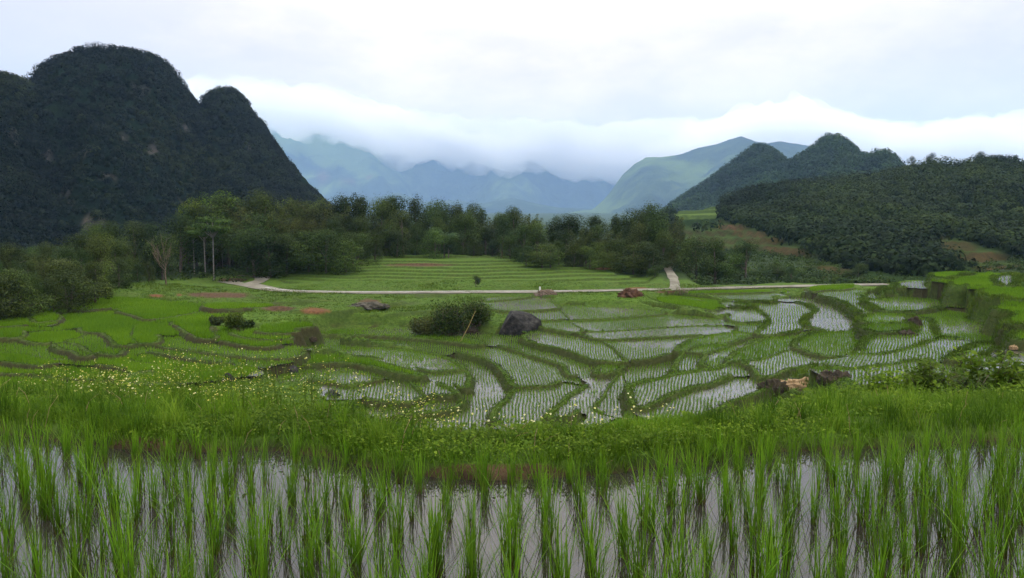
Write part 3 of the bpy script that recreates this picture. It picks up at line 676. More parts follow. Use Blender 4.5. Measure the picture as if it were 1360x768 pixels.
def blob(lst, x=gpx, y=gpy):
    o = np.zeros(len(x))
    for bx, by, w, h in lst: o = np.maximum(o, np.exp(-((x - bx) / w) ** 2 - ((y - by) / h) ** 2))
    return o
front = (GY > 60)
red = 0.68 * blob([(207,393,16,3.5),(238,392,8,3),(420,413,30,6),(838,388,16,4),(845,383,22,2),(860,356,18,3),(800,357,26,2.5),(650,330,14,5)]) * front
soil = 0.8 * blob([(30,408,60,6),(490,402,22,7),(370,410,30,5),(290,392,60,5),(280,418,14,5),(890,388,30,2.5),(560,352,60,3),(310,372,25,3)]) * front
soil = np.maximum(soil, 0.75 * ss(GS, -0.1, 0.03) * ss(GS, 0.05 + 0.22 * ss(fbm(GX * 1.1, GX * 0 + 2, 15, 2), .45, .7), 0.0) * (GY < 14))
lush = np.maximum(GTM * 0.25, np.maximum(blob([(300,430,60,25),(380,430,120,14),(500,425,60,8),(1240,375,120,14),(1330,420,90,70),(1270,375,90,20),(820,395,60,8)]) * front * 0.8, (GIN >= 0) * 1.0))
mud = np.where(GIN >= 0, 0.9, 0) + ss(GS, 0.1, -0.05) * (GY < 14)
bundm = (GIN < 0) * ss(GD, 1.3, 0.6) * (GY > 34) * np.clip(0.08 + 0.5 * GRI + (0.3 + 0.4 * GRI) * ss(gpx, 560, 400), 0, 0.95) * (0.4 + 0.6 * ss(fbm(GX * .4, GY * .4, 57, 3), .3, .55))
bl_ = np.interp(gpx, [-120,0,60,100,140,175,220,300,345,380,450,520,600,650,700,760,830,880,930], [410,402,396,392,384,376,372,367,366,360,353,344,341,341,350,355,358,364,350])
wild = np.where(gpx < 890, ss(gpy, bl_ + 1, bl_ - 2), 0) * ss(GY, 75, 80) * (1 - GTM)
wild = np.maximum(wild, ss(GX, 22, 26) * ss(GY, 124, 130)); wild = np.maximum(wild, ss(np.hypot(GX, GY), 172, 185) * ss(np.hypot(GX, GY), 1500, 700))
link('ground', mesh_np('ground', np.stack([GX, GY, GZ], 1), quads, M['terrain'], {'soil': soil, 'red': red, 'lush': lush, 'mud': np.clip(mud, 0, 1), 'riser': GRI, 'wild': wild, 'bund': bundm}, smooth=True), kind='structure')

def at_ground(px, py, z):
    k = np.nonzero((np.abs(gpx - px) < 2.5) & (np.abs(gpy - py) < 2.0) & (GY > 30))[0]
    if not len(k):
        x, y = at_z(px, py, z); return float(x), float(y)
    j = k[np.argmin(GY[k])]; return float(GX[j]), float(GY[j])

# ------------------------------------------------------------------ water
wx = np.arange(-14, 14.01, 0.25)
v = []
for x in wx: v += [(x, -3.0, 0.0), (x, float(edge_y(x)) + 0.35, 0.0)]
q = [(2 * k, 2 * k + 2, 2 * k + 3, 2 * k + 1) for k in range(len(wx) - 1)]
link('paddy_water', mesh_np('paddy_water', np.array(v), np.array(q), M['near_water']), kind='structure')
import bmesh
lab = np.concatenate([GIN, [-1]])[quads]; mx_ = lab.max(1); mn_ = np.where(lab < 0, 999, lab).min(1)
ok = (mx_ >= 0) & (mx_ == mn_)
qk = quads[ok]; lw = mx_[ok]
LVL = np.array([f['L'] for f in FIELDS])
wv = np.stack([GX[qk], GY[qk], np.repeat(LVL[lw][:, None], 4, 1)], 2).reshape(-1, 3)
key = qk.astype(np.int64).ravel() * 1000 + np.repeat(lw, 4)
uq, first, inv = np.unique(key, return_index=True, return_inverse=True)
me = mesh_np('terrace_water', wv[first], inv.reshape(-1, 4), M['field_water'])
link('terrace_water', me, kind='structure')

def in_poly(P, poly):
    return seg_dist_inside(P, poly)

# ------------------------------------------------------------------ seedlings in the terraces
def blades(P, n_per, height, width, spread, lean, rng, avar=None):
    N = len(P) * n_per
    B = np.repeat(P, n_per, 0) + np.concatenate([rng.normal(0, spread, (N, 2)), np.zeros((N, 1))], 1)
    az = rng.uniform(0, 2 * math.pi, N); wd = np.stack([np.cos(az), np.sin(az), 0 * az], 1)
    H = height * rng.uniform(0.65, 1.25, N) if np.isscalar(height) else np.repeat(height, n_per) * rng.uniform(0.65, 1.25, N)
    W = (width if np.isscalar(width) else np.repeat(width, n_per)) * rng.uniform(0.7, 1.3, N)
    la = rng.uniform(0, 2 * math.pi, N); le = np.abs(rng.normal(0, lean, N)) * H
    tip = B + np.stack([np.cos(la) * le, np.sin(la) * le, H], 1)
    v = np.stack([B - wd * W[:, None] / 2, B + wd * W[:, None] / 2, tip], 1).reshape(-1, 3)
    t = np.arange(N * 3).reshape(N, 3)
    a = np.repeat(np.clip((rng.uniform(0, 1, N) if avar is None else np.repeat(avar, n_per) + rng.normal(0, 0.15, N)), 0, 1), 3)
    return v, t, a

g = Geo(); rng = np.random.default_rng(5)
for fi_, f in enumerate(FIELDS):
    c = f['p'].mean(0); d = np.hypot(*c)
    dens = f['dens']
    row, inr, hgt, npb, wdt, spr = {'w': (0.21, 0.2, 0.2, 4, 0.03, 0.024), 'o': (0.4, 0.3, 0.16, 3, 0.03, 0.04), 'm': (0.2, 0.19, 0.23, 4, 0.036, 0.04),
                               'g': (0.19, 0.17, 0.34, 5, 0.05, 0.06), 'd': (0.22, 0.18, 0.24, 4, 0.045, 0.05)}[dens]
    if d > 85 and dens in 'wm': row, inr, wdt = row * 1.3, inr * 1.6, wdt * 1.1
    ang = math.atan2(c[0], c[1]) + rad(f['turn'])
    if f['turn']: row, inr = 0.8, 0.14; spr = 0.05
    ca, sa = math.cos(ang), math.sin(ang)                       # rows run away from the path, across the slope of the bowl
    ext = np.abs(f['p'] - c).max() * 1.5 + 2
    u = np.arange(-ext, ext, row); w = np.arange(-ext, ext, inr)
    U, W = np.meshgrid(u, w)
    U = U.ravel() + rng.normal(0, row * 0.1, U.size) + .04 * np.sin(W.ravel() * .9 + 3 * np.sin(U.ravel() * .21)) * (0 if f['turn'] else 1); W = W.ravel() + rng.normal(0, inr * 0.25, W.size)
    P = np.stack([c[0] + U * ca + W * sa, c[1] - U * sa + W * ca], 1)
    k = np.all((P > f['p'].min(0) - 1.8) & (P < f['p'].max(0) + 1.8), 1); P = P[k]
    P = P[field_state(P[:, 0], P[:, 1])[0] == fi_]
    P = P[near_profile(P[:, 0], P[:, 1])[0] < f['L']] if len(P) else P
    if not len(P): continue
    patch = fbm(P[:, 0] * 0.16 + 7, P[:, 1] * 0.16, int(c[0] * 3) % 97 + 50, 3)
    keep = rng.uniform(0, 1, len(P)) < (0.93 if dens in 'gd' else np.clip(1.1 - 0.95 * ss(patch, 0.5, 0.75), 0.3, 0.9))
    P = P[keep]; patch = patch[keep]
    P3 = np.concatenate([P, np.full((len(P), 1), f['L'] - 0.02)], 1)
    hh = hgt * (0.75 + 0.6 * (1 - patch))
    v, t, a = blades(P3, npb, hh, wdt, spr, 0.35, rng, avar=0.25 + 0.7 * patch + (0.12 if dens == 'g' else 0))
    g.add(v, t=t, a=a)
link('rice_seedlings', g.mesh('rice_seedlings', M['rice_far']), kind='stuff', label='rows of young rice seedlings planted in the flooded terraces')

# ------------------------------------------------------------------ grass on bunds, banks and the near slope
rng = np.random.default_rng(8)
def pick(mask, count):
    idx = np.nonzero(mask)[0]
    idx = rng.choice(idx, min(count, len(idx)), replace=False)
    return idx
vis = (np.abs(np.degrees(np.arctan2(GX, GY))) < 37)
g = Geo()
k = pick(vis & (GIN < 0) & (GY > 30) & (GD < 0.9) & (R_.ravel() < 118) & (RNG.uniform(0, 1, len(GX)) > 1.1 * bundm), 70000)
P = np.stack([GX[k], GY[k], GZ[k] - 0.02], 1) + np.concatenate([rng.normal(0, 0.1, (len(k), 2)), np.zeros((len(k), 1))], 1)
pt = fbm(P[:, 0] * 0.35, P[:, 1] * 0.35, 77, 3)
v, t, a = blades(P, 4, 0.04 + 0.08 * pt, 0.05, 0.08, 0.7, rng, avar=0.05 + 0.55 * pt); g.add(v, t=t, a=a)
k = pick(vis & (GIN < 0) & (GY > 30) & (GD >= 0.9) & (R_.ravel() < 125) & (soil < 0.5) & (red < 0.5) & (GTM < 0.3) & (GRI < 0.25), 50000)
P = np.stack([GX[k], GY[k], GZ[k] - 0.02], 1) + np.concatenate([rng.normal(0, 0.15, (len(k), 2)), np.zeros((len(k), 1))], 1)
pt = fbm(P[:, 0] * 0.2, P[:, 1] * 0.2, 78, 4)
v, t, a = blades(P, 4, 0.08 + 0.22 * ss(pt, 0.45, 0.8), 0.07, 0.14, 0.6, rng, avar=0.1 + 0.75 * pt); g.add(v, t=t, a=a)
x_ = rng.uniform(24, 66, 60000); y_ = rng.uniform(52, 102, 60000)
k = np.abs(x_) < y_ * .72; x_, y_ = x_[k], y_[k]
hz_, in_, dm_, _a, _b, _c = ground_h(x_, y_, True); k = in_ < 0
P = np.stack([x_, y_, hz_ - .02], 1)[k]; pt = fbm(P[:, 0] * .25, P[:, 1] * .25, 79, 4)
v, t, a = blades(P, 5, 0.1 + 0.3 * ss(pt, 0.4, 0.8), 0.08, 0.16, 0.6, rng, avar=0.05 + 0.9 * pt); g.add(v, t=t, a=a)
link('bund_grass', g.mesh('bund_grass', M['bund_grass']), kind='stuff', label='short grass on the bunds and banks between the paddies')

def strip_blades(P, H, W, lean, rng, seg=3, curve=0.5, az=None, avar=None):
    """curved tapering blades; attribute v per blade."""
    N = len(P)
    az = rng.uniform(0, 2 * math.pi, N) if az is None else az
    dirv = np.stack([np.cos(az), np.sin(az), 0 * az], 1); side = np.stack([-np.sin(az), np.cos(az), 0 * az], 1)
    vs = []
    for k in range(seg + 1):
        t = k / seg
        w = W * (1 - t) ** 0.7 * (0.75 + 0.6 * t) if k < seg else W * 0.03
        c = P + dirv * (H * lean * (0.35 * t + curve * t * t))[:, None] + np.array([0, 0, 1]) * (H * (t - 0.28 * np.minimum(lean, 1.2) * t ** 2.5))[:, None]
        vs += [c - side * (w / 2)[:, None], c + side * (w / 2)[:, None]]
    v = np.stack(vs, 1).reshape(-1, 3)
    nv = 2 * (seg + 1)
    base = np.arange(N)[:, None] * nv
    q = np.concatenate([base + np.array([2 * k, 2 * k + 1, 2 * k + 3, 2 * k + 2]) for k in range(seg)])
    return v, q, nv

bank = vis & (GS > 0.0) & (GY < 40) & (GX > -26) & (GX < 26)
g = Geo()
k = pick(bank & (GS < 5.5), 90000); k = np.concatenate([k, pick(bank & (GS < 2.2), 60000)])
P = np.stack([GX[k], GY[k], GZ[k] - 0.01], 1) + np.concatenate([rng.normal(0, 0.05, (len(k), 2)), np.zeros((len(k), 1))], 1)
pt = fbm(P[:, 0] * 0.9, P[:, 1] * 0.9, 79, 3); s_ = GS[k]
keep = rng.uniform(0, 1, len(k)) < (0.4 + 0.6 * ss(s_, 0.05, 0.35)) * (0.35 + 0.65 * ss(pt, 0.3, 0.5))
P, pt, s_ = P[keep], pt[keep], s_[keep]
H = (0.07 + 0.16 * pt) * rng.uniform(0.6, 1.4, len(P)) * (0.6 + 0.6 * ss(s_, 0.2, 2.5))
v, q, nv = strip_blades(P, H, np.full(len(P), 0.009), np.abs(rng.normal(0.6, 0.35, len(P))), rng)
g.add(v, q, a=np.repeat(np.clip(0.2 + 0.6 * pt + rng.normal(0, 0.2, len(P)), 0, 1), nv))
k = pick(bank & (GS < 0.35) & (GS > -0.02), 30000)
P = np.stack([GX[k], GY[k], GZ[k] - 0.01], 1) + np.concatenate([rng.normal(0, 0.03, (len(k), 2)), np.zeros((len(k), 1))], 1)
pt = fbm(P[:, 0] * 1.6, P[:, 1] * 1.6, 83, 3); kp = pt > .47; P, pt = P[kp], pt[kp]
v, q, nv = strip_blades(P, (0.05 + 0.15 * pt) * rng.uniform(.5, 1.3, len(P)), np.full(len(P), .007), np.abs(rng.normal(.9, .4, len(P))), rng, az=rng.normal(-1.57, 1.0, len(P)))
g.add(v, q, a=np.repeat(np.clip(0.1 + 0.7 * pt + rng.normal(0, .2, len(P)), 0, 1), nv))
k = pick(bank & (GS >= 3.5), 70000)
P = np.stack([GX[k], GY[k], GZ[k] - 0.01], 1) + np.concatenate([rng.normal(0, 0.1, (len(k), 2)), np.zeros((len(k), 1))], 1)
pt = fbm(P[:, 0] * 0.5, P[:, 1] * 0.5, 80, 3)
H = (0.15 + 0.3 * pt) * rng.uniform(0.6, 1.3, len(P))
v, q, nv = strip_blades(P, H, np.full(len(P), 0.02), np.abs(rng.normal(0.6, 0.35, len(P))), rng)
g.add(v, q, a=np.repeat(np.clip(0.1 + 0.7 * pt + rng.normal(0, 0.2, len(P)), 0, 1), nv))
k = pick(bank & (GS > 0.1) & (GS < 6), 420)
for j in k:
    n_ = int(rng.integers(25, 60)); P = np.array([GX[j], GY[j], GZ[j]]) + np.concatenate([rng.normal(0, .05, (n_, 2)), np.zeros((n_, 1))], 1)
    H = rng.uniform(.16, .38) * (1 if gpx[j] < 560 or gpx[j] > 960 else .7) * rng.uniform(.5, 1.2, n_)
    v, q, nv = strip_blades(P, H, np.full(n_, .008), np.abs(rng.normal(.55, .3, n_)), rng)
    g.add(v, q, a=np.repeat(np.clip(rng.uniform(0, 1.0) + rng.normal(0, .15, n_), 0, 1), nv))
link('grass', g.mesh('grass', M['grass']), kind='stuff', label='short green grass covering the near bank')

# broad-leaved weeds in mounds over the bank
g = Geo()
def weed_mass(count, smin, smax, xcond, hmax, size, per, seed):
    k = pick(bank & (GS > smin) & (GS < smax) & xcond, count)
    P0 = np.stack([GX[k], GY[k], GZ[k]], 1)
    den = fbm(P0[:, 0] * 0.55 + seed, P0[:, 1] * 0.55, seed, 3)
    kk = den > 0.42; P0 = P0[kk]; den = den[kk]
    H = hmax * (0.25 + 1.5 * (den - 0.42)) * rng.uniform(0.5, 1.25, len(P0))
    n = len(P0) * per
    PP = np.repeat(P0, per, 0); HH = np.repeat(H, per)
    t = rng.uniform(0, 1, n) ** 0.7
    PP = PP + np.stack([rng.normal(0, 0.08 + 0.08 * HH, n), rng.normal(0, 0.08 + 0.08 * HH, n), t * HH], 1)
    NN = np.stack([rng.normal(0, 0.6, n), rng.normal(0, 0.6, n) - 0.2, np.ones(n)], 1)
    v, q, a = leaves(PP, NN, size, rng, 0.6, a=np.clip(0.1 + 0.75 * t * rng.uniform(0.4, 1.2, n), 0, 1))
    g.add(v, q, a=a)
gd = Geo(); k = pick(bank & (GS > 0.0) & (GS < 5), 380)
k = k[fbm(GX[k] * .8, GY[k] * .8, 171, 3) > .46]
for j in k:
    p = np.array([GX[j], GY[j], GZ[j]]); H = rng.uniform(.08, .3); ln = rng.normal(0, .5, 2) * H
    tube(gd, [p, p + [ln[0] * .4, ln[1] * .4, H * .6], p + [ln[0], ln[1], H * .9]], [.0028, .002, .001], 3)
link('dry_stems', gd.mesh('dry_stems', M['straw']), kind='stuff', label='dry straw coloured stems among the bank weeds')
al = np.ones(len(GX), bool)
weed_mass(9000, 0.12, 3.0, al, 0.16, 0.028, 9, 101)
weed_mass(9000, 0.6, 6.5, al, 0.26, 0.036, 11, 102)
weed_mass(7000, 1.5, 9.0, (gpx < 560) | (gpx > 960), 0.36, 0.045, 13, 103)
weed_mass(4000, 6.0, 22.0, (gpx < 560) | (gpx > 960), 0.6, 0.09, 14, 104)
weed_mass(1800, 2.0, 8.0, (gpx > 1050), 0.55, 0.055, 22, 105)
link('weeds', g.mesh('weeds', M['weed']), kind='stuff', label='low broad leaved weeds growing over the near bank')

# tall yellow-flowered weeds on the left of the bank
gs_, gf = Geo(), Geo()
k = pick(bank & (GS > 0.7) & (GS < 6.0) & (gpx > 40) & (gpx < 600), 480)
hh = fbm(GX[k] * 0.7, GY[k] * 0.7, 140, 3)
k = k[hh > 0.42 - 0.1 * (rng.uniform(0, 1, len(k)) < 0.3)]
for j in k:
    p = np.array([GX[j], GY[j], GZ[j]])
    wgt = math.exp(-((gpx[j] - 340) / 190) ** 2)
    H = rng.uniform(0.2, 0.4) + 0.45 * wgt * rng.uniform(0, 1) ** 1.5
    ln = rng.normal(0, 0.12, 2)
    pts = [p, p + [ln[0] * H * 0.4, ln[1] * H * 0.4, H * 0.55], p + [ln[0] * H, ln[1] * H, H]]
    tube(gs_, pts, [0.004, 0.003, 0.0015], 3, a=0.6)
    nl = 10
    tt = rng.uniform(0.1, 0.95, nl)
    PP = p + np.stack([ln[0] * H * tt, ln[1] * H * tt, H * tt], 1) + rng.normal(0, 0.035, (nl, 3))
    v, q, a = leaves(PP, np.stack([rng.normal(0, .6, nl), rng.normal(0, .6, nl), np.ones(nl)], 1), 0.05, rng, 0.5, a=rng.uniform(0.4, 1, nl))
    gs_.add(v, q, a=a)
    nf = rng.integers(3, 10)
    PP = pts[2] + np.stack([rng.normal(0, 0.045, nf), rng.normal(0, 0.045, nf), rng.normal(-0.02, 0.05, nf)], 1)
    v, q, a = leaves(PP, np.stack([rng.normal(0, .5, nf), rng.normal(-.5, .5, nf), np.ones(nf)], 1), 0.014, rng, 0.9)
    gf.add(v, q, a=a)
# small pale flowers in the grass
k = pick(bank & (GS > 0.8) & (GS < 4.5) & (gpx > 100) & (gpx < 900), 700)
k = k[fbm(GX[k] * 0.6, GY[k] * 0.6, 160, 2) > 0.5]
P = np.stack([GX[k], GY[k], GZ[k] + rng.uniform(0.15, 0.34, len(k))], 1)
v, q, a = leaves(P, np.stack([rng.normal(0, .4, len(k)), rng.normal(-.5, .4, len(k)), np.ones(len(k))], 1), 0.02, rng, 0.95, a=rng.uniform(0.5, 1, len(k)))
gf.add(v, q, a=a)
fw = link('flowering_weeds', gs_.mesh('flowering_weeds', M['weed']), kind='stuff', label='tall thin weeds with small yellow flowers on the left of the near bank')
link('blossoms', gf.mesh('blossoms', M['flower']), parent=fw, kind='stuff')

# ------------------------------------------------------------------ foreground rice: clumps of blades
def rice_clump_mesh(seed):
    r = np.random.default_rng(seed)
    n = int(r.integers(24, 42))
    P = np.concatenate([r.normal(0, 0.016, (n, 2)), np.full((n, 1), -0.08)], 1)
    H = r.uniform(0.22, 0.47, n) + 0.08
    lean = np.abs(r.normal(0.16, 0.14, n))
    lean[r.uniform(0, 1, n) < 0.13] += 0.5
    v, q, nv = strip_blades(P, H, r.uniform(0.0055, 0.0098, n), lean, r, seg=5, curve=0.65)
    a = np.tile(np.repeat(np.linspace(0, 1, 6), 2), n)
    a = np.clip(a - 0.02 + np.repeat(r.normal(0, 0.07, n), nv), 0, 1)
    return mesh_np('rice_clump', v, q, M['rice'], {'v': a})
CL = [rice_clump_mesh(300 + k) for k in range(14)]
spots = []
rng = np.random.default_rng(21)
for jy in range(0, 20):
    y0 = 2.35 + jy * 0.235
    for jx in range(-30, 31):
        x = jx * 0.195 + rng.normal(0, 0.028); y = y0 + rng.normal(0, 0.045)
        if y > edge_y(x) - 0.1 or abs(x) > 0.66 * y + 0.35: continue
        if rng.uniform() < (0.08 if y < edge_y(x) - 0.7 else 0.3): continue
        spots.append((x, y))
spots.sort(key=lambda p: p[1] + 0.0)
LBL_RICE = 'bright green rice clump standing in the flooded paddy at the front'
nv = 0; g = Geo()
for (x, y) in spots:
    s = rng.uniform(0.68, 1.06) * (1.0 if y < edge_y(x) - 0.8 else 0.82); rz = rng.uniform(0, 6.28); ci = int(rng.integers(len(CL)))
    if nv < 298 and y > 3.0:
        o = link('rice_clump', CL[ci], loc=(x, y, 0.0), label=LBL_RICE, category='rice plant', group='rice clumps in the front paddy')
        o.rotation_euler = (0, 0, rz); o.scale = (s, s, s); nv += 1
    else:
        me = CL[ci]; n_ = len(me.vertices)
        co = np.empty(n_ * 3, np.float32); me.vertices.foreach_get('co', co); co = co.reshape(-1, 3) * s
        aa = np.empty(n_, np.float32); me.attributes['v'].data.foreach_get('value', aa)
        qq = np.empty(len(me.loops), np.int32); me.loops.foreach_get('vertex_index', qq)
        c_, s_ = math.cos(rz), math.sin(rz)
        g.add(np.stack([co[:, 0] * c_ - co[:, 1] * s_ + x, co[:, 0] * s_ + co[:, 1] * c_ + y, co[:, 2]], 1), qq.reshape(-1, 4), a=aa)
link('rice_stand', g.mesh('rice_stand', M['rice']), kind='stuff', label='rice growing at the far edge of the front paddy under the bank')

# ------------------------------------------------------------------ roads and the channel
def gz(x, y): return float(ground_h(np.array([float(x)]), np.array([float(y)]))[0])
def lay_strip(name, line, w, m, h0, h1=None, **props):
    L = [line[0]]
    for a, b in zip(line[:-1], line[1:]):
        k = max(1, int(np.hypot(*(b - a)[:2]) / 1.0))
        for j in range(1, k + 1): L.append(a + (b - a) * j / k)
    L = np.array(L)
    for _ in range(6): L[1:-1] = (L[:-2] + 2 * L[1:-1] + L[2:]) / 4
    d = np.gradient(L[:, :2], axis=0); d = unit(d); nrm = np.stack([-d[:, 1], d[:, 0]], 1)
    wob = 1 + 0.5 * (fbm(L[:, 0] * 0.35, L[:, 1] * 0.35, 9, 3) - 0.5)
    if h1 is None:
        v = []; n = 5
        for t in np.linspace(-1, 1, n): v.append(np.concatenate([L[:, :2] + nrm * (w / 2 * t * wob)[:, None], (L[:, 2] + h0 + 0.05 * (1 - t * t) - 0.03 * math.exp(-((abs(t) - 0.5) / .2) ** 2))[:, None]], 1))
        v = np.stack(v, 1); q = []
        for i in range(len(L) - 1):
            for k in range(n - 1): q.append((i * n + k, i * n + k + 1, (i + 1) * n + k + 1, (i + 1) * n + k))
    else:
        prof = [(-w / 2, h0), (-w / 2, h1 - 0.03), (-w / 2 + 0.03, h1), (w / 2 - 0.03, h1), (w / 2, h1 - 0.03), (w / 2, h0)]; n = len(prof)
        v = np.stack([np.concatenate([L[:, :2] + nrm * t, (L[:, 2] + z)[:, None]], 1) for t, z in prof], 1); q = []
        for i in range(len(L) - 1):
            for k in range(n - 1): q.append((i * n + k, i * n + k + 1, (i + 1) * n + k + 1, (i + 1) * n + k))
        q.append((0, 1, 2, 3)); q.append((0, 3, 4, 5)); b = (len(L) - 1) * n; q.append((b, b + 1, b + 2, b + 3)); q.append((b, b + 3, b + 4, b + 5))
    return link(name, mesh_np(name, v.reshape(-1, 3), np.array(q), m, smooth=h1 is None), **props)
lay_strip('road', ROAD, 3.4, M['road'], 0.03, kind='structure')
lay_strip('lane', LANE, 1.5, M['road'], 0.05, kind='structure')
lay_strip('path', SPUR, 2.4, M['road'], 0.045, kind='structure')
CHAN[:, 2] = [gz(a_, b_) + .05 for a_, b_ in CHAN[:, :2]]
o = lay_strip('concrete_channel', CHAN, 0.7, M['concrete'], -0.25, 0.1)
o['label'] = 'long pale concrete irrigation channel wall running along the road'; o['category'] = 'channel'
o = lay_strip('retaining_wall', ROAD[9:] + np.array([0, -2.3, 0]), 0.4, M['soil'], -0.6, 0.02)
o['label'] = 'low brown earth retaining wall along the right half of the road'; o['category'] = 'wall'

# ------------------------------------------------------------------ trees
def crown_pts(blobs, count, rng, shell=0.55):
    w = np.array([b[3] * b[4] * b[5] for b in blobs]) ** (2 / 3); w /= w.sum()
    idx = rng.choice(len(blobs), count, p=w)
    B = np.array(blobs)[idx]
    d = unit(rng.normal(size=(count, 3)))
    r = shell + (1 - shell) * rng.uniform(0, 1, count) ** 0.6
    return B[:, :3] + d * B[:, 3:6] * r[:, None], d

def broad_tree(seed, h, w, leafm, count=6000, size=0.23, barkm=None, low=0.12):
    r = np.random.default_rng(seed)
    blobs = []
    nb = int(r.integers(9, 14))
    for _ in range(nb):
        t = r.uniform(low, 0.9)
        env = math.sin(math.pi * min(1, 0.2 + 0.78 * t)) ** 0.7
        a = r.uniform(0, 6.28); rr_ = w / 2 * env * r.uniform(0.15, 0.8)
        s = r.uniform(0.16, 0.27)
        blobs.append((math.cos(a) * rr_, math.sin(a) * rr_, h * t, w * s, w * s, h * s * 0.85))
    blobs.append((r.normal(0, .06) * w, r.normal(0, .06) * w, h * 0.88, w * .15, w * .15, h * .13))
    P, d = crown_pts(blobs, count, r)
    N = d + np.array([0, 0, 0.5]) + r.normal(0, 0.35, (count, 3))
    v, q, a = leaves(P, N, size, r, 0.7)
    g = Geo(); g.add(v, q, a=a)
    n2 = count // 8                                   # twigs that stick out of the outline
    P, d = crown_pts([(b[0], b[1], b[2], b[3] * 1.25, b[4] * 1.25, b[5] * 1.3) for b in blobs], n2, r, 0.8)
    v, q, a = leaves(P, d + r.normal(0, .6, (n2, 3)), size * 0.8, r, 0.5); g.add(v, q, a=a)
    crown = g.mesh('crown', leafm)
    g = Geo()
    top = np.array([r.normal(0, .05) * w, r.normal(0, .05) * w, h * 0.8])
    tube(g, [(0, 0, -0.6), (top[0] * .2, top[1] * .2, h * 0.25), (top[0] * .6, top[1] * .6, h * .55), top], [h * .026, h * .02, h * .013, h * .004])
    for b in blobs[:6]:
        s0 = np.array([top[0] * .3, top[1] * .3, min(h * .35, b[2] * 0.6)])
        tube(g, [s0, (s0 + np.array(b[:3])) / 2 + [0, 0, h * .03], b[:3]], [h * .01, h * .007, h * .003], 5)
    trunk = g.mesh('trunk', barkm or M['bark'])
    return crown, trunk

def bamboo_tree(seed, h, w, leafm, count=5500):
    r = np.random.default_rng(seed)
    g = Geo(); gt = Geo()
    ns = 26
    for _ in range(ns):
        a = r.uniform(0, 6.28); reach = w / 2 * r.uniform(0.2, 1); hh = h * r.uniform(0.65, 1.0)
        b0 = np.array([r.normal(0, w * .06), r.normal(0, w * .06), -0.4])
        ts = np.linspace(0, 1, 7)
        line = np.stack([b0[0] + math.cos(a) * reach * ts ** 2.3, b0[1] + math.sin(a) * reach * ts ** 2.3, b0[2] + hh * (ts * 1.12 - 0.14 * ts ** 4)], 1)
        tube(gt, line, 0.05 * (1 - ts * .9), 4)
        n = count // ns
        t = r.uniform(0.15, 1, n) ** 0.8
        P = np.stack([np.interp(t, ts, line[:, i]) for i in range(3)], 1) + r.normal(0, 1, (n, 3)) * (0.06 * w * (1.15 - t * 0.8))[:, None]
        v, q, av = leaves(P, np.stack([r.normal(0, 1, n), r.normal(0, 1, n), np.full(n, .6)], 1), 0.3, r, 0.36, droop=0.7)
        g.add(v, q, a=av)
    return g.mesh('crown', leafm), gt.mesh('stems', M['bark'])

def slender_tree(seed, h, w, leafm):
    r = np.random.default_rng(seed); blobs = []
    for _ in range(9):
        a = r.uniform(0, 6.28); rr_ = w / 2 * r.uniform(.15, .8)
        blobs.append((math.cos(a) * rr_, math.sin(a) * rr_, h * r.uniform(.74, .97), w * .26, w * .26, h * .045))
    P, d = crown_pts(blobs, 1500, r, 0.3)
    v, q, a = leaves(P, d + [0, 0, 1.0] + r.normal(0, .3, d.shape), 0.4, r, .6)
    g = Geo(); g.add(v, q, a=a); crown = g.mesh('crown', leafm)
    g = Geo(); bx = r.normal(0, .25)
    tube(g, [(0, 0, -.5), (bx * .4, 0, h * .3), (bx, 0, h * .65), (bx * 1.2, 0, h * .9)], [.12, .1, .08, .03])
    for b in blobs: tube(g, [(bx, 0, h * .66), (b[0] * .6 + bx * .4, b[1] * .6, (b[2] + h * .7) / 2 + .3), b[:3]], [.07, .05, .02], 5)
    return crown, g.mesh('trunk', M['pale_bark'])

def palm_plant(seed, h, leafm, n=16, L=2.2):
    r = np.random.default_rng(seed); g = Geo(); gt = Geo()
    tube(gt, [(0, 0, -.3), (.05, 0, h * .5), (0.02, 0, h)], [.13, .1, .08])
    for i in range(n):
        a = i * 2.399 + r.normal(0, .2); el = r.uniform(0.1, 1.25)
        d = np.array([math.cos(a), math.sin(a), 0]); ll = L * r.uniform(.75, 1.1)
        ts = np.linspace(0, 1, 9)
        mid = np.stack([d[0] * ll * ts * math.cos(el * .8), d[1] * ll * ts * math.cos(el * .8), h + ll * (math.sin(el) * ts - 0.55 * ts ** 2)], 1)
        side = np.array([-d[1], d[0], 0.0])
        for sgn in (-1, 1):
            for k in range(1, 9):
                p = mid[k]; w = 0.42 * ll * math.sin(math.pi * min(1, 0.15 + ts[k] * .83)) * .55
                tip = p + side * sgn * w + d * w * .6 - np.array([0, 0, w * .45])
                g.add([p - d * .09, p + d * .09, tip], t=[(0, 1, 2)], a=r.uniform(.2, 1))
        tube(g, mid, .03 * (1 - ts * .8), 3, a=.8)
    return g.mesh('fronds', leafm), gt.mesh('trunk', M['bark'])

def place_tree(kind, parts, x, y, z, s, label, cat='tree', group=None, rz=None, sz=1.0):
    e = link(kind, None, loc=(x, y, z), label=label, category=cat, group=group)
    e.rotation_euler = (0, 0, random.uniform(0, 6.28) if rz is None else rz); e.scale = (s, s, s * sz)
    for nm, me in parts: link(nm, me, parent=e)
    return e

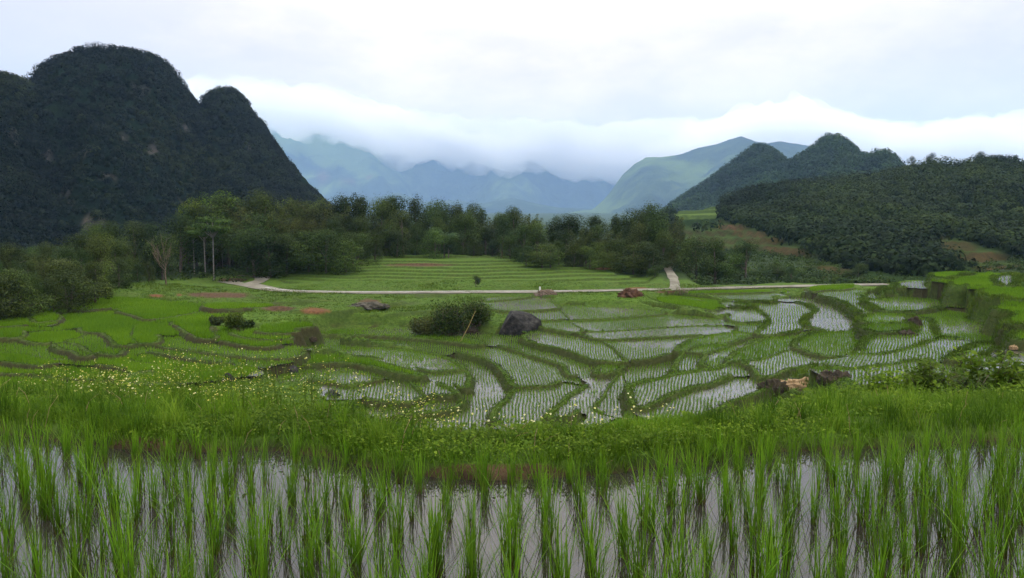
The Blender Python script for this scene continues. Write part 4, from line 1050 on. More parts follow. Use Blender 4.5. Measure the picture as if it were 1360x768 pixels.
def cr(pair, a='crown', b='trunk'): return [(a, pair[0]), (b, pair[1])]
PROTO = {
 'dark': [cr(broad_tree(400 + k, 10, 7.5, M['leaf_dark'])) for k in range(4)],
 'mid': [cr(broad_tree(420 + k, 10, 7.0, M['leaf_mid'])) for k in range(4)],
 'bamboo': [cr(bamboo_tree(440 + k, 10, 8.5, M['leaf_olive']), 'crown', 'stems') for k in range(3)],
 'tall': [cr(broad_tree(460 + k, 10, 4.2, M['leaf_dark'], 3500, .24, None, .25)) for k in range(3)],
 'bush': [cr(broad_tree(470 + k, 10, 12.5, M['leaf_mid'], 4500, .34, None, .05), 'foliage', 'stems') for k in range(3)],
}

SKY = np.array([(-120,335),(-60,330),(0,327),(40,322),(80,313),(120,302),(160,292),(200,300),(225,292),(262,266),(300,254),(340,258),(380,253),(420,256),(460,262),(490,258),(515,255),(545,262),(560,266),(585,264),(605,272),(625,268),(640,275),(670,273),(690,277),(705,281),(740,288),(780,287),(820,285),(835,283),(860,277),(885,280),(900,300),(930,310)], float)
BASE = np.array([(-120,410),(0,402),(60,396),(100,392),(140,384),(175,376),(220,372),(300,367),(345,366),(380,360),(450,353),(520,344),(600,341),(650,341),(700,350),(760,355),(830,358),(880,364),(930,350)], float)
BZ = np.array([(-120,-5.4),(0,-5.8),(100,-6.1),(175,-6.4),(300,-6.8),(345,-6.4),(450,-5.0),(600,-4.5),(700,-5.2),(830,-6.3),(930,-6.5)], float)
SECT = [(130, 'below the big karst dome'), (250, 'left of the slender pale trunks'), (350, 'behind the road bend'),
        (470, 'above the meadow\'s left end'), (620, 'above the meadow\'s middle'), (760, 'above the meadow\'s right end'), (2000, 'left of the climbing lane')]
KLAB = {'dark': 'dark broadleaf tree', 'mid': 'mid green broadleaf tree', 'bamboo': 'feathery olive bamboo clump', 'tall': 'tall narrow dark tree', 'bush': 'low rounded bush'}
KNAME = {'dark': 'broadleaf_tree', 'mid': 'broadleaf_tree', 'bamboo': 'bamboo_clump', 'tall': 'narrow_tree', 'bush': 'bush'}
ROWS = ['in the front row', 'in the middle row', 'on the skyline row']
def tree_px(kind, px, py_base, z0, py_top, label, dback=0.0, group=None, wide=1.0, proto=None):
    x, y = at_z(px, py_base, z0); x, y = float(x), float(y)
    x *= (y + dback) / y; y += dback
    z = gz(x, y)
    _, zt = at_y(px, py_top, y)
    h = max(1.2, float(zt) - z)
    pr = random.choice(PROTO[kind]) if proto is None else proto
    s = h / 10.0
    e = place_tree(KNAME[kind], pr, x, y, z - 0.1, s * wide, label, 'bush' if kind == 'bush' else ('bamboo' if kind == 'bamboo' else 'tree'), group, sz=1.0 / wide)
    return e
random.seed(3)
px = -90.0
while px < 905:
    sect = next(t for lim, t in SECT if px < lim)
    sky = float(np.interp(px, SKY[:, 0], SKY[:, 1])); by = float(np.interp(px, BASE[:, 0], BASE[:, 1])); bz = float(np.interp(px, BZ[:, 0], BZ[:, 1]))
    span = by - sky
    for row, (back, topf) in enumerate(((1.0, 0.5), (9.0, 0.8), (20.0, 1.0))):
        jx = px + random.uniform(-9, 9)
        if 228 < px < 322 and row < 2: continue
        if 205 < px < 345 and row < 2 and random.random() < 0.6: continue
        if px < 240: kind = random.choice(['bamboo', 'bamboo', 'mid', 'dark', 'dark'])
        elif px < 450: kind = random.choice(['bamboo', 'bamboo', 'bamboo', 'mid', 'dark'])
        else: kind = random.choice(['dark', 'dark', 'mid', 'tall', 'bamboo', 'mid'])
        if row == 0: kind = random.choice(['bush', 'mid', 'dark', 'bush'])
        top = by - span * topf + random.uniform(-4, 9 if row == 2 else 14)
        wide = random.uniform(0.9, 1.35) if kind != 'tall' else random.uniform(0.9, 1.2)
        if row == 0: wide *= 1.05
        tree_px(kind, jx, by + random.uniform(-1, 2), bz, top, f'{KLAB[kind]} {ROWS[row]} of trees {sect}', back, 'trees of the tree line across the valley', wide)
    px += 15.5 if px > 240 else 19
# undergrowth between and behind the trees and along the foot of the right hill
rng = np.random.default_rng(31)
bl = np.interp(gpx, BASE[:, 0], BASE[:, 1])
P4 = np.stack([GX, GY], 1)
okr = vis & (GY > 75) & (GY < 330) & (GTM < 0.2) & (((gpx < 890) & (gpy < bl + 1)) | ((gpx >= 905) & (GY > 128)))
kk = np.nonzero(okr)[0]
okr[kk] &= np.minimum(np.minimum(line_dist(P4[kk], LANE)[0], line_dist(P4[kk], ROAD)[0]), line_dist(P4[kk], SPUR)[0]) > 2.6
kk = np.nonzero(okr)[0]
area = GY[kk] * np.gradient(rr)[np.repeat(np.arange(nr), nc)[kk]]
kk = rng.choice(kk, 9000, p=area / area.sum())
n_ = len(kk); per = 60
den = fbm(GX[kk] * .06, GY[kk] * .06, 91, 3)
Rr = rng.uniform(.5, 1.3, n_) * (.4 + 1.4 * den)
d = unit(rng.normal(size=(n_ * per, 3)) + [0, -.2, .4])
P = np.repeat(np.stack([GX[kk] + rng.normal(0, .8, n_), GY[kk] + rng.normal(0, .8, n_), GZ[kk]], 1), per, 0) + d * (np.repeat(Rr, per) * rng.uniform(.6, 1.05, n_ * per))[:, None]
v, q, a = leaves(P, d + rng.normal(0, .35, d.shape), .38, rng, .75, a=np.clip(np.repeat(den * 1.2 - .1 + rng.normal(0, .15, n_), per) + rng.normal(0, .12, n_ * per), 0, 1))
link('undergrowth', mesh_np('undergrowth', v, q, M['leaf_dark'], {'v': a}), kind='stuff', label='dense low undergrowth below the trees and the right hill')
# single trees that stand out
lt = cr(broad_tree(500, 10, 8, M['leaf_light'], 6000, .24))
PROTO['lt'] = [lt]; KNAME['lt'] = 'light_green_tree'
tree_px('lt', 292, 366, -6.8, 252, 'tall yellowish light green tree with flat spreading crown above the palm', 16, None, 1.15)
tree_px('lt', 262, 367, -6.8, 262, 'smaller yellowish light green tree left of the tallest light crown', 14, None, 0.8)
mt = cr(broad_tree(501, 10, 9, M['leaf_mid'], 6500, .24)); PROTO['mt'] = [mt]; KNAME['mt'] = 'round_crowned_tree'
tree_px('mt', 345, 366, -6.6, 284, 'large round mid green tree right behind the palm at the road bend', 4, None, 1.2)
tree_px('mt', 305, 366, -6.8, 290, 'round mid green tree behind the slender pale trunks', 9, None, 1.1)
sl = [cr(slender_tree(510 + k, 10, 6.5, M['leaf_mid'])) for k in range(3)]
for k, (a, b, t, lab) in enumerate([(258.5, 366, 300, 'leftmost slender pale trunk with thin layered crown'), (273, 367, 296, 'slender grey trunk second from left beside the tallest pale trunk'),
                                    (284, 370, 286, 'tallest slender pale trunk with flat layered crown'), (296, 362, 298, 'rightmost slender grey trunk half hidden behind leaves')]):
    PROTO['sl'] = [sl[k % 3]]; KNAME['sl'] = 'slender_tree'
    tree_px('sl', a, b, -7.0, t, lab, 0, 'slender pale trunked trees near the road bend', 0.95)
pm = cr(palm_plant(520, 2.6, M['leaf_palm'], 18, 2.6), 'fronds', 'trunk')
x, y = at_z(329, 365, -6.9); place_tree('palm', pm, float(x), float(y), gz(x, y) - .1, 1.05, 'small palm with arching feathery fronds beside the road bend', 'palm')
for k, (a, b, z, lab) in enumerate([(590, 300, -3, 'palm with pale feathery fronds sticking out of the dark tree line'), (690, 352, -5, 'pale green palm at the foot of the tree line above the meadow'), (908, 371, -6.5, 'palm with pale fronds beside the climbing lane'), (520, 340, -4, 'small palm at the foot of the dark trees above the meadow')]):
    y = 158 + 6 * k; x, _ = at_y(a, b, y); zz = gz(x, y)
    hgt = 1.0 if k else 3.4
    place_tree('palm', pm, float(x), y - (4 if k != 0 else 0), zz, 1.0 if k else 1.5, lab, 'palm')
# bare tree
g = Geo(); r = np.random.default_rng(3)
tube(g, [(0, 0, -.3), (.1, 0, 1.4), (0, .1, 2.6)], [.1, .08, .05])
for k in range(9):
    a = r.uniform(0, 6.28); st = np.array([.05, .05, r.uniform(1.4, 2.6)]); e = st + [math.cos(a) * r.uniform(.8, 1.8), math.sin(a) * .8, r.uniform(1.2, 3)]
    tube(g, [st, (st + e) / 2 + [0, 0, -.15], e], [.035, .025, .01], 5)
    for _ in range(4):
        e2 = e + r.normal(0, .5, 3) + [0, 0, .4]; tube(g, [(st + e) / 2, (e + e2) / 2, e2], [.025, .018, .006], 4)
n_ = 500; P = r.normal(0, 1, (n_, 3)) * [1.3, 1.1, 1.0] + [0, 0, 4.2]
v, q, a = leaves(P, r.normal(0, 1, (n_, 3)), .22, r, .6); gl = Geo(); gl.add(v, q, a=a)
x, y = at_z(221, 379, -6.8)
place_tree('bare_tree', [('branches', g.mesh('branches', M['wood'])), ('sparse_leaves', gl.mesh('sparse_leaves', M['leaf_mid']))], float(x), float(y), gz(x, y), 1.15, 'thin half bare tree with forked pale branches left of the slender trunks', 'tree')
# the thicket right of the lane and round bushes
for kind, a, b, z, t, wd, lab in [('dark', 925, 374, -7.6, 312, 1.25, 'large dark tree just right of the climbing lane'), ('mid', 950, 376, -7.8, 316, 1.3, 'large olive green tree in the thicket right of the lane'),
     ('bush', 965, 377, -8.0, 335, 1.2, 'broad mid green bush at the right foot of the lane thicket'), ('mid', 905, 371, -7.4, 330, 1.1, 'small mid green tree close beside the climbing lane'),
     ('dark', 990, 372, -8.2, 318, 1.2, 'dark tree right of the lane thicket'), ('dark', 868, 366, -7, 338, 1.2, 'small dark tree at the left side of the lane'), ('bush', 870, 374, -7.2, 352, 1.3, 'low dark bush at the left foot of the lane'),
     ('dark', 1050, 376, -7.7, 353, 1.3, 'round dark bush standing alone right behind the road'), ('bush', 1032, 372, -8.2, 348, 1.2, 'pale bush left behind the lone round dark bush'), ('dark', 870, 364, -6.5, 272, 1.0, 'tall dense dark tree on the rise left of the bright terraced slope'), ('mid', 850, 362, -6.5, 280, 1.0, 'mid green tree left of the tall dense dark tree on the rise'),
     ('bush', 1140, 372, -8.5, 350, 1.3, 'wide bush at the foot of the dark hill behind the right road'), ('bush', 1190, 370, -8.5, 350, 1.3, 'wide bush behind the right terraces at the hill foot')]:
    tree_px(kind, a, b, z, t, lab, 4 if t > 280 else 12, None, wd)
tree_px('dark', 632, 377.5, -6.9, 365, 'small round dark bush alone on the mid terraced meadow', 0, None, 1.25)

# ------------------------------------------------------------------ hills
def sil_fn(pts, Y):
    p = np.array(pts, float); x, z = at_y(p[:, 0], p[:, 1], Y)
    return x, z
HILLS = {}
def hill(name, pts, Y, wf, wb, m, res, zb=-8, spur=0.3, nz=0.04, sfreq=1.0, seed=1, p=1.5, sub=0.0, masks=None, q=None):
    sx, szz = sil_fn(pts, Y)
    o = np.argsort(sx); sx, szz = sx[o], szz[o] - sub
    nx = int((sx[-1] - sx[0]) / res) + 1; ny = int((wf + wb) / res) + 1
    X = np.linspace(sx[0], sx[-1], nx); Yg = np.linspace(Y - wf, Y + wb, ny)
    XX, YY = np.meshgrid(X, Yg); XX = XX.ravel(); YY = YY.ravel()
    S = np.interp(XX, sx, szz); 
    W = sx[-1] - sx[0]
    f = sfreq * 8 / W
    yc = Y + (fbm(XX * f * 0.6, XX * 0 + 3, seed, 2) - 0.5) * wf * 0.25
    wfe = wf * (1 - spur * (fbm(XX * f, YY * f * 0.4, seed + 5, 4) - 0.15))
    t = np.where(YY < yc, (yc - YY) / wfe, (YY - yc) / wb)
    t = np.clip(t, 0, 1.2)
    prof = np.clip(1 - t ** p, -0.1, 1)
    Hh = np.maximum(S - zb, 0)
    rough_ = (fbm(XX * f * 2.2, YY * f * 2.2, seed + 9, 5) - 0.5) * 2
    Z = zb + Hh * prof + rough_ * nz * Hh * np.clip(t * 3, 0.1, 1) * np.clip(prof * 3, 0, 1)
    tp = np.array(pts, float); tp = tp[np.argsort(tp[:, 0])]
    for _ in range(3):
        px, py = to_px(XX, YY, Z)
        bn = np.arange(tp[0, 0], tp[-1, 0], 5.0); ib = np.clip(((px - bn[0]) / 5).astype(int), 0, len(bn) - 1)
        env = np.full(len(bn), 1e4); np.minimum.at(env, ib, py)
        env = np.where(env > 900, np.interp(bn, tp[:, 0], tp[:, 1]), env)
        subpx = sub / Y * FPX
        tgt = np.interp(bn + 2.5, tp[:, 0], tp[:, 1]) + subpx
        fac = np.clip((345 - tgt) / np.maximum(345 - env, 5), 0.6, 1.5)
        fac = np.convolve(np.pad(fac, 2, 'edge'), np.ones(5) / 5, 'valid')
        Z = zb + (Z - zb) * np.interp(px, bn + 2.5, fac)
    px, py = to_px(XX, YY, Z)
    at = {'meadow': np.zeros(len(XX)), 'earth': np.zeros(len(XX)), 'cliff': np.zeros(len(XX))}
    if masks: Z = masks(XX, YY, Z, px, py, at) 
    i = np.arange((ny - 1) * (nx - 1)); a = (i // (nx - 1)) * nx + i % (nx - 1)
    qd = np.stack([a, a + 1, a + nx + 1, a + nx], 1)
    link(name, mesh_np(name, np.stack([XX, YY, Z], 1), qd, m, at, smooth=True), kind='structure')
    HILLS[name] = dict(x=XX, y=YY, z=Z, nx=nx, ny=ny, t=t, at=at, front=(YY < yc + 0.06 * wf), prof=prof, px=px, py=py)
    return HILLS[name]

def poly_mask(px, py, poly, soft=3.0):
    poly = np.array(poly, float); out = np.zeros(len(px))
    k = np.nonzero((px > poly[:, 0].min() - 9) & (px < poly[:, 0].max() + 9) & (py > poly[:, 1].min() - 9) & (py < poly[:, 1].max() + 9))[0]
    if len(k):
        d, ins = seg_dist_inside(np.stack([px[k], py[k]], 1), poly)
        out[k] = ss(np.where(ins, d, -d), -soft * .3, soft)
    return out

def forest(name, hl, count, rad_, per, size, m, seed, label, skip=None, h=1.0):
    r = np.random.default_rng(seed)
    ok = hl['front'] & (hl['prof'] > 0.01)
    if skip is not None: ok &= ~skip
    ok &= hl['at']['cliff'] < .5
    # steep faces carry more crowns per plan area
    Z = hl['z'].reshape(hl['ny'], hl['nx']); X = hl['x'].reshape(hl['ny'], hl['nx']); Y = hl['y'].reshape(hl['ny'], hl['nx'])
    gy = np.gradient(Z, axis=0) / (np.gradient(Y, axis=0) + 1e-9); gx = np.gradient(Z, axis=1) / (np.gradient(X, axis=1) + 1e-9)
    w = np.sqrt(1 + gx ** 2 + gy ** 2).ravel() * ok; w /= w.sum()
    idx = r.choice(len(w), count, p=w)
    dx = hl['x'][1] - hl['x'][0]
    jx = r.uniform(-.5, .5, count) * dx; jy = r.uniform(-.5, .5, count) * dx
    C = np.stack([hl['x'][idx] + jx, hl['y'][idx] + jy, hl['z'][idx] + jx * gx.ravel()[idx] + jy * gy.ravel()[idx]], 1)
    R = rad_ * (0.45 + 1.1 * r.uniform(0, 1, count) ** 2.2) * (0.7 + 0.7 * fbm(C[:, 0] * .03, C[:, 1] * .03, seed, 3))
    tone = np.clip(r.normal(0.32, 0.2, count) + 1.6 * (fbm(C[:, 0] * .02, C[:, 2] * .03 + C[:, 1] * .01, seed + 3, 4) - .42), 0, 1)
    n_ = count * per
    d = unit(r.normal(size=(n_, 3)) + [0, -0.35, 0.35])
    RR = np.repeat(R, per)
    P = np.repeat(C, per, 0) + d * (RR * r.uniform(0.7, 1.05, n_))[:, None] * [1, 1, 0.85 * h] + np.stack([0 * RR, 0 * RR, RR * 0.35 * h], 1)
    N = d + r.normal(0, .16, (n_, 3)) + [0, 0, .25]
    v, q, a = leaves(P, N, size, r, 0.85, a=np.clip(np.repeat(tone, per) + r.normal(0, .14, n_), 0, 1))
    v = v  # leaf size follows crown size through size itself
    link(name, mesh_np(name, v, q, m, {'v': a}), kind='stuff', label=label)

def kmask(X, Y, Z, px, py, at):
    n_ = fbm(px * .06, py * .03, 201, 4); n3 = fbm(px * .2, py * .06, 203, 3)
    b = blob([(118,300,12,10),(133,292,9,9),(247,170,7,8),(140,235,12,7),(190,118,14,6),(88,262,7,9),(60,210,8,12),(205,200,8,10),(160,180,10,8),(330,200,6,10),(20,180,8,14),(290,240,8,8)], px, py)
    at['cliff'][:] = ss(b * .9 + (n_ - .5) * 1.0 + (n3 - .5) * .8, .38, .6)
    return Z
# big dark karst on the left: shoulder, main dome, right dome
k1 = hill('karst_dome', [(-420,230),(-300,150),(-200,110),(-100,118),(0,128),(30,112),(44,100),(52,88),(66,78),(90,67),(120,61),(150,60),(180,63),(210,72),(232,91),(250,112),(264,128),(285,165),(310,215),(335,270),(350,310)], 460, 216, 187, M['hill_karst'], 2.2, seed=3, p=2.1, sub=2.5, spur=.5, nz=.11, sfreq=2.2, masks=kmask)
k2 = hill('karst_peak', [(190,330),(215,240),(240,180),(260,142),(272,128),(285,118),(300,114),(318,121),(335,138),(350,156),(370,186),(390,211),(405,231),(425,251),(450,275),(480,310)], 504, 158, 158, M['hill_karst'], 2.2, seed=8, p=1.9, sub=2.5, spur=.45, nz=.10, sfreq=1.8, masks=kmask)
k0 = hill('karst_shoulder', [(-300,200),(-200,120),(-100,90),(-30,88),(0,95),(15,96),(35,106),(60,122),(90,150),(120,190),(150,230),(180,270),(210,310),(230,335)], 374, 173, 144, M['hill_karst'], 2.2, seed=13, p=2.1, sub=2.5, spur=.5, nz=.10, sfreq=1.8, masks=kmask)
LK = 'dense dark forest clothing the '
forest('karst_forest', k1, 13000, 2.3, 75, 0.82, M['forest_karst'], 1, LK + 'main karst dome')
forest('karst_forest', k2, 8000, 2.3, 75, 0.82, M['forest_karst'], 2, LK + 'smaller pointed karst peak right of the dome')
forest('karst_forest', k0, 9500, 2.15, 75, 0.8, M['forest_karst'], 3, LK + 'left karst shoulder at the picture edge')

# dark forest hill at the right with terraced cuttings
STRIP1 = [(952,292),(975,294),(1010,305),(1060,325),(1100,345),(1140,362),(1150,372),(1110,368),(1060,350),(1010,332),(975,312),(950,300)]
STRIP2 = [(1232,302),(1260,312),(1300,325),(1350,340),(1420,365),(1380,365),(1300,360),(1260,345),(1240,325)]
STRIP0 = [(905,300),(955,300),(1000,330),(1060,352),(1110,370),(1000,374),(930,345),(905,320)]
MEAD = [(893,275),(930,270),(958,270),(952,290),(920,291),(893,293)]
def r1mask(X, Y, Z, px, py, at):
    e = np.maximum(poly_mask(px, py, STRIP1, 4), poly_mask(px, py, STRIP2, 4)); md = poly_mask(px, py, MEAD, 3)
    e0 = poly_mask(px, py, STRIP0, 4)
    e2 = poly_mask(px, py, [(853,318),(862,318),(868,330),(858,331)], 3)
    b = Z / 2.2 + 0.8 * (fbm(X * .03, Y * .03, 91, 2) - .5); fl = np.floor(b); fr = b - fl
    st = Z + (fl + ss(fr, 0.6, 0.95) - b) * 2.2
    k = np.maximum(np.maximum(e, md * .6), e0 * .8)
    strip = ss(fr, 0.5, 0.6) * ss(fr, 1.0, 0.9)
    at['earth'][:] = np.clip(e * (0.12 + 0.75 * strip) * (0.5 + 0.5 * ss(px, 1010, 960)) * (.5 + fbm(px * .05, py * .1, 93, 3)) + e2 + e0 * .35 * strip, 0, 1)
    at['meadow'][:] = np.clip(md * (.65 - .4 * strip) + e * 0.2 * (1 - strip) + e0 * .3 * (1 - strip), 0, 1)
    at['k'] = np.maximum(np.maximum(e, md), e2); at['skip'] = at['k'].copy()
    for dy_ in (5, 10, 14):
        for pl_ in (STRIP1, STRIP2, MEAD, STRIP0): at['skip'] = np.maximum(at['skip'], poly_mask(px, py - dy_, pl_, 3))
    return Z * (1 - k) + st * k
r1 = hill('forest_hill', [(835,330),(870,292),(893,276),(930,272),(955,268),(980,258),(1000,250),(1050,243),(1100,238),(1160,234),(1200,226),(1240,216),(1270,220),(1300,213),(1330,212),(1360,220),(1420,215),(1500,230),(1600,260),(1700,300)], 400, 262, 160, M['hill_near'], 1.5, zb=-7.8, seed=21, p=1.2, spur=.22, nz=.09, sfreq=1.8, sub=2.0, masks=r1mask)
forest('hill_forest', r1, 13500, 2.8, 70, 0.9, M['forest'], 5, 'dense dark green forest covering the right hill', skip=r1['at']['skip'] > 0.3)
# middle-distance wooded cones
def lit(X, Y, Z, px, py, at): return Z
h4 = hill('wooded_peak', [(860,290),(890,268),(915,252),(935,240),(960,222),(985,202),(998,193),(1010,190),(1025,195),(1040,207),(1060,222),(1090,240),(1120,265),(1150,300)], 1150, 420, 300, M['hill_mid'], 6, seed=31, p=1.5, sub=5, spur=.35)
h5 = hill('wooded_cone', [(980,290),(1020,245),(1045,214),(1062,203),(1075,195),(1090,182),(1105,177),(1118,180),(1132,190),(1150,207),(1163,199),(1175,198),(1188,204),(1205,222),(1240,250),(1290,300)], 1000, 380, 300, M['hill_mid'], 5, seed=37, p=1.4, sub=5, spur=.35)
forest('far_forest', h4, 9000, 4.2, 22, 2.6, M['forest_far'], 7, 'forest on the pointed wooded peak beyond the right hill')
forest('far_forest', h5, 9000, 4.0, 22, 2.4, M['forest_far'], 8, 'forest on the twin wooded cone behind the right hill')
# far mountains
def f1mask(X, Y, Z, px, py, at):
    n_ = fbm(X * 0.0011, Y * 0.0011, 61, 4) + .35 * (fbm(X * .006, Y * .005 + Z * .006, 62, 4) - .5)
    at['meadow'][:] = 0.95 * ss(n_, 0.45, 0.56) * ss(px, 640, 470)  # sun patches on the far ridge, put into the colour as lighter green
    at['earth'][:] = blob([(428,235,7,8),(455,240,5,3),(465,240,4,3),(490,236,3,3)], px, py)
    return Z
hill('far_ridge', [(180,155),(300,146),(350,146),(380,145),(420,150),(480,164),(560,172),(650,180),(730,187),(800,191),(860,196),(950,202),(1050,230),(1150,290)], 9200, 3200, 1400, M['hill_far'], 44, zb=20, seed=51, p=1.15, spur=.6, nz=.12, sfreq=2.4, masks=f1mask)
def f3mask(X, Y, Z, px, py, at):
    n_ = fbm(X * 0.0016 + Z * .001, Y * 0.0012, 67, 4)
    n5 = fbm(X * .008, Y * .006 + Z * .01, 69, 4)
    at['meadow'][:] = 0.5 * ss(n_ + .5 * (n5 - .5), 0.42, 0.62) * ss(px, 1010, 930)  # sunlit left slopes of this hill painted paler green
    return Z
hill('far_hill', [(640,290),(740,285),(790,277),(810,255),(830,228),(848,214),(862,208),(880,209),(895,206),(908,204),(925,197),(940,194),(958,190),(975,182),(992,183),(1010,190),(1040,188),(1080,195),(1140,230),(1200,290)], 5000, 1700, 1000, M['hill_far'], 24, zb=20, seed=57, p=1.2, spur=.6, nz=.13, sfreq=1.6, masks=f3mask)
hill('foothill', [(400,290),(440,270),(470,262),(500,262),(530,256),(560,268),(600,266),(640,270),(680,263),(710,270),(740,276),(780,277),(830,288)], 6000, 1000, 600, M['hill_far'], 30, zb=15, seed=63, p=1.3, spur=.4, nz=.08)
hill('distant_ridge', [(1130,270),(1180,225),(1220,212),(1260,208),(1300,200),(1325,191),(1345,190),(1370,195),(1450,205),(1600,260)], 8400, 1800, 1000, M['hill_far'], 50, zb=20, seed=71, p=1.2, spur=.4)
# single trees on the skyline of the right hill
for a, t, k, lab in [(1238, 203, 'dark', 'dark tree with a thin crown standing out on the right hill skyline'), (1349, 205, 'tall', 'lone thin tree on the skyline at the right picture edge'), (1212, 208, 'dark', 'broad dark crown on the skyline left of the thin skyline tree'), (1302, 201, 'dark', 'rounded crown on the right part of the hill skyline')]:
    x, zt = at_y(a, t, 396); 
    i_ = np.argmin((r1['x'] - x) ** 2 + (r1['y'] - 396) ** 2); z = r1['z'][i_]
    h_ = float(zt) - z
    place_tree('skyline_tree', random.choice(PROTO[k]), float(x), 396, z, max(.4, h_ / 10), lab, 'tree', None)

# ------------------------------------------------------------------ rocks, mounds and small things
def lump_mesh(name, w, d, h, m, seed, amp=0.22, f=1.6, flat=0.35, sub=5, cuts=0):
    bm = bmesh.new(); bmesh.ops.create_icosphere(bm, subdivisions=sub, radius=1.0)
    co = np.array([v.co[:] for v in bm.verts])
    n_ = fbm(co[:, 0] * f + co[:, 2] * 1.3 + seed, co[:, 1] * f - co[:, 2] * .9, seed, 4) - .5
    n2 = fbm(co[:, 0] * f * 4 + co[:, 2] * 3 + seed, co[:, 1] * f * 4 - co[:, 2] * 2.7, seed + 4, 3) - .5
    n3 = fbm(co[:, 0] * f * 11 + co[:, 2] * 9 + seed, co[:, 1] * f * 11 - co[:, 2] * 8, seed + 8, 2) - .5
    co = co * (1 + amp * 2.4 * n_ + amp * .9 * n2 + amp * .35 * n3)[:, None]
    rc = np.random.default_rng(seed + 50)
    for _ in range(cuts):
        dn = unit(rc.normal(size=3) + [0, 0, .25]); c_ = rc.uniform(.5, .85); dd = co @ dn
        co = co - np.maximum(dd - c_, 0)[:, None] * dn * .9
    co[:, 2] = np.where(co[:, 2] < -flat, -flat + (co[:, 2] + flat) * .2, co[:, 2])
    co = co * [w / 2, d / 2, h / (1 + flat)]; co[:, 2] += h * flat / (1 + flat)
    for v, c_ in zip(bm.verts, co): v.co = c_
    me = bpy.data.meshes.new(name); bm.to_mesh(me); bm.free(); me.materials.append(m)
    for p_ in me.polygons: p_.use_smooth = True
    return me
def lump(name, px, py, z, wpx, hpx, m, seed, label, cat, depth=0.8, **kw):
    x, y = at_ground(px, py, z); u_ = y / FPX
    zz = gz(x, y + wpx * u_ * depth * .35)
    soft = m in (M['soil'], M['red_soil'], M['grey_soil'], M['straw'], M['wood'])
    if soft: kw = dict(kw, amp=kw.get('amp', .22) * 1.7, f=3.4, flat=.15)
    else: kw = dict(dict(cuts=9), **kw)
    hh = hpx * u_ * (1.35 if soft else 1.12)
    return link(name, lump_mesh(name, wpx * u_ * (1.15 if soft else 1.05), wpx * u_ * depth, hh, m, seed, **kw), loc=(x, y + wpx * u_ * depth * .35, zz - (0.34 * hh if soft else .12 * hh)), label=label, category=cat)
lump('boulder', 686, 447, -8.7, 64, 37, M['rock'], 2, 'big dark weathered boulder standing between the paddies', 'boulder', .75, amp=.2, f=1.5, flat=.6, cuts=12)
lump('earth_mound', 600, 428, -8.0, 92, 20, M['soil'], 5, 'shrub covered earth mound left of the big boulder', 'mound', .7, amp=.2)
lump('straw_heap', 1066, 517, -8.75, 74, 12, M['straw'], 6, 'flattened heap of pale straw on the front terrace edge', 'straw heap', .5, amp=.25)
lump('dark_rock', 1110, 503, -8.5, 36, 12, M['soil'], 7, 'dark brown rock lying at the right end of the straw heap', 'rock', .7, amp=.22)
lump('dark_bank_rock', 1030, 527, -8.9, 34, 13, M['soil'], 8, 'dark bank rock at the left end of the straw heap', 'rock', .6, amp=.25)
lump('earth_heap', 490, 408, -7.1, 46, 5.5, M['grey_soil'], 9, 'pale grey heap of dug earth below the road', 'earth heap', .7, amp=.2)
lump('red_earth_heap', 838, 393, -7.4, 32, 9, M['red_soil'], 10, 'reddish brown heap of bare earth beside the road', 'earth heap', .7, amp=.25)
lump('brush_pile', 725, 390, -7.5, 26, 6, M['wood'], 11, 'low brown pile of brushwood on the road edge', 'brush pile', .6, amp=.3)
lump('stump', 386, 497, -8.9, 15, 17, M['rock'], 12, 'dark stump shaped rock behind the yellow flowers', 'rock', .8, amp=.25)
lump('grey_rock', 305, 505, -9.0, 16, 10, M['rock'], 13, 'rough grey rock among the flowers on the left', 'rock', .8, amp=.25)
lump('low_rock', 443, 527, -9.4, 26, 13, M['rock'], 14, 'low dark rock behind the flowers right of the stump shaped rock', 'rock', .8, amp=.25)
lump('orange_stone', 1347, 466, -7.0, 11, 4, M['straw'], 15, 'small orange brown stone at the right paddy edge', 'stone', .8)
lump('mossy_bank', 1220, 434, -7.3, 20, 14, M['soil'], 16, 'small dark mossy hump between the right paddies', 'hump', .8)
lump('earth_clod', 1208, 446, -7.5, 26, 8, M['soil'], 17, 'flat dark clod of earth below the mossy hump', 'clod', .8)
lump('white_stone', 434, 470, -8.9, 6, 2.5, M['white'], 18, 'small whitish stone in the paddy below the brown bank', 'stone', .8)
lump('brown_bank_rock', 415, 456, -8.4, 9, 4, M['soil'], 19, 'brown rock at the left end of the curved paddy bank', 'rock', .8, amp=.3)
# dead bush on the road fork
def twig_bush(name, px, py, z, wpx, hpx, seed, label, m=M['wood'], leafm=None, n=70):
    x, y = at_ground(px, py, z); u_ = y / FPX; w, h = wpx * u_, hpx * u_
    r = np.random.default_rng(seed); g = Geo(); gl = Geo()
    for _ in range(n):
        a = r.uniform(0, 6.28); e = np.array([math.cos(a) * w / 2 * r.uniform(.2, 1), math.sin(a) * w / 2 * r.uniform(.2, 1), h * r.uniform(.35, 1)])
        b = np.array([r.normal(0, .08) * w, r.normal(0, .08) * w, -.1]); tube(g, [b, (b + e) / 2 + r.normal(0, .06, 3) * w, e], [.035, .025, .008], 4)
        if leafm:
            k = 60; P = e * r.uniform(.5, 1, (k, 1)) + r.normal(0, .1, (k, 3)) * [w, w, h]; v, q, av = leaves(P, r.normal(0, 1, (k, 3)) + [0, 0, .6], .17 * max(1, u_ / .06), r, .6); gl.add(v, q, a=av)
    e = link(name, None, loc=(x, y, gz(x, y)), label=label, category='bush')
    link('branches', g.mesh('branches', m), parent=e)
    if leafm: link('foliage', gl.mesh('foliage', leafm), parent=e)
    return e
twig_bush('dead_bush', 905, 393, -7.6, 22, 14, 3, 'dead grey brown bush at the foot of the climbing lane')
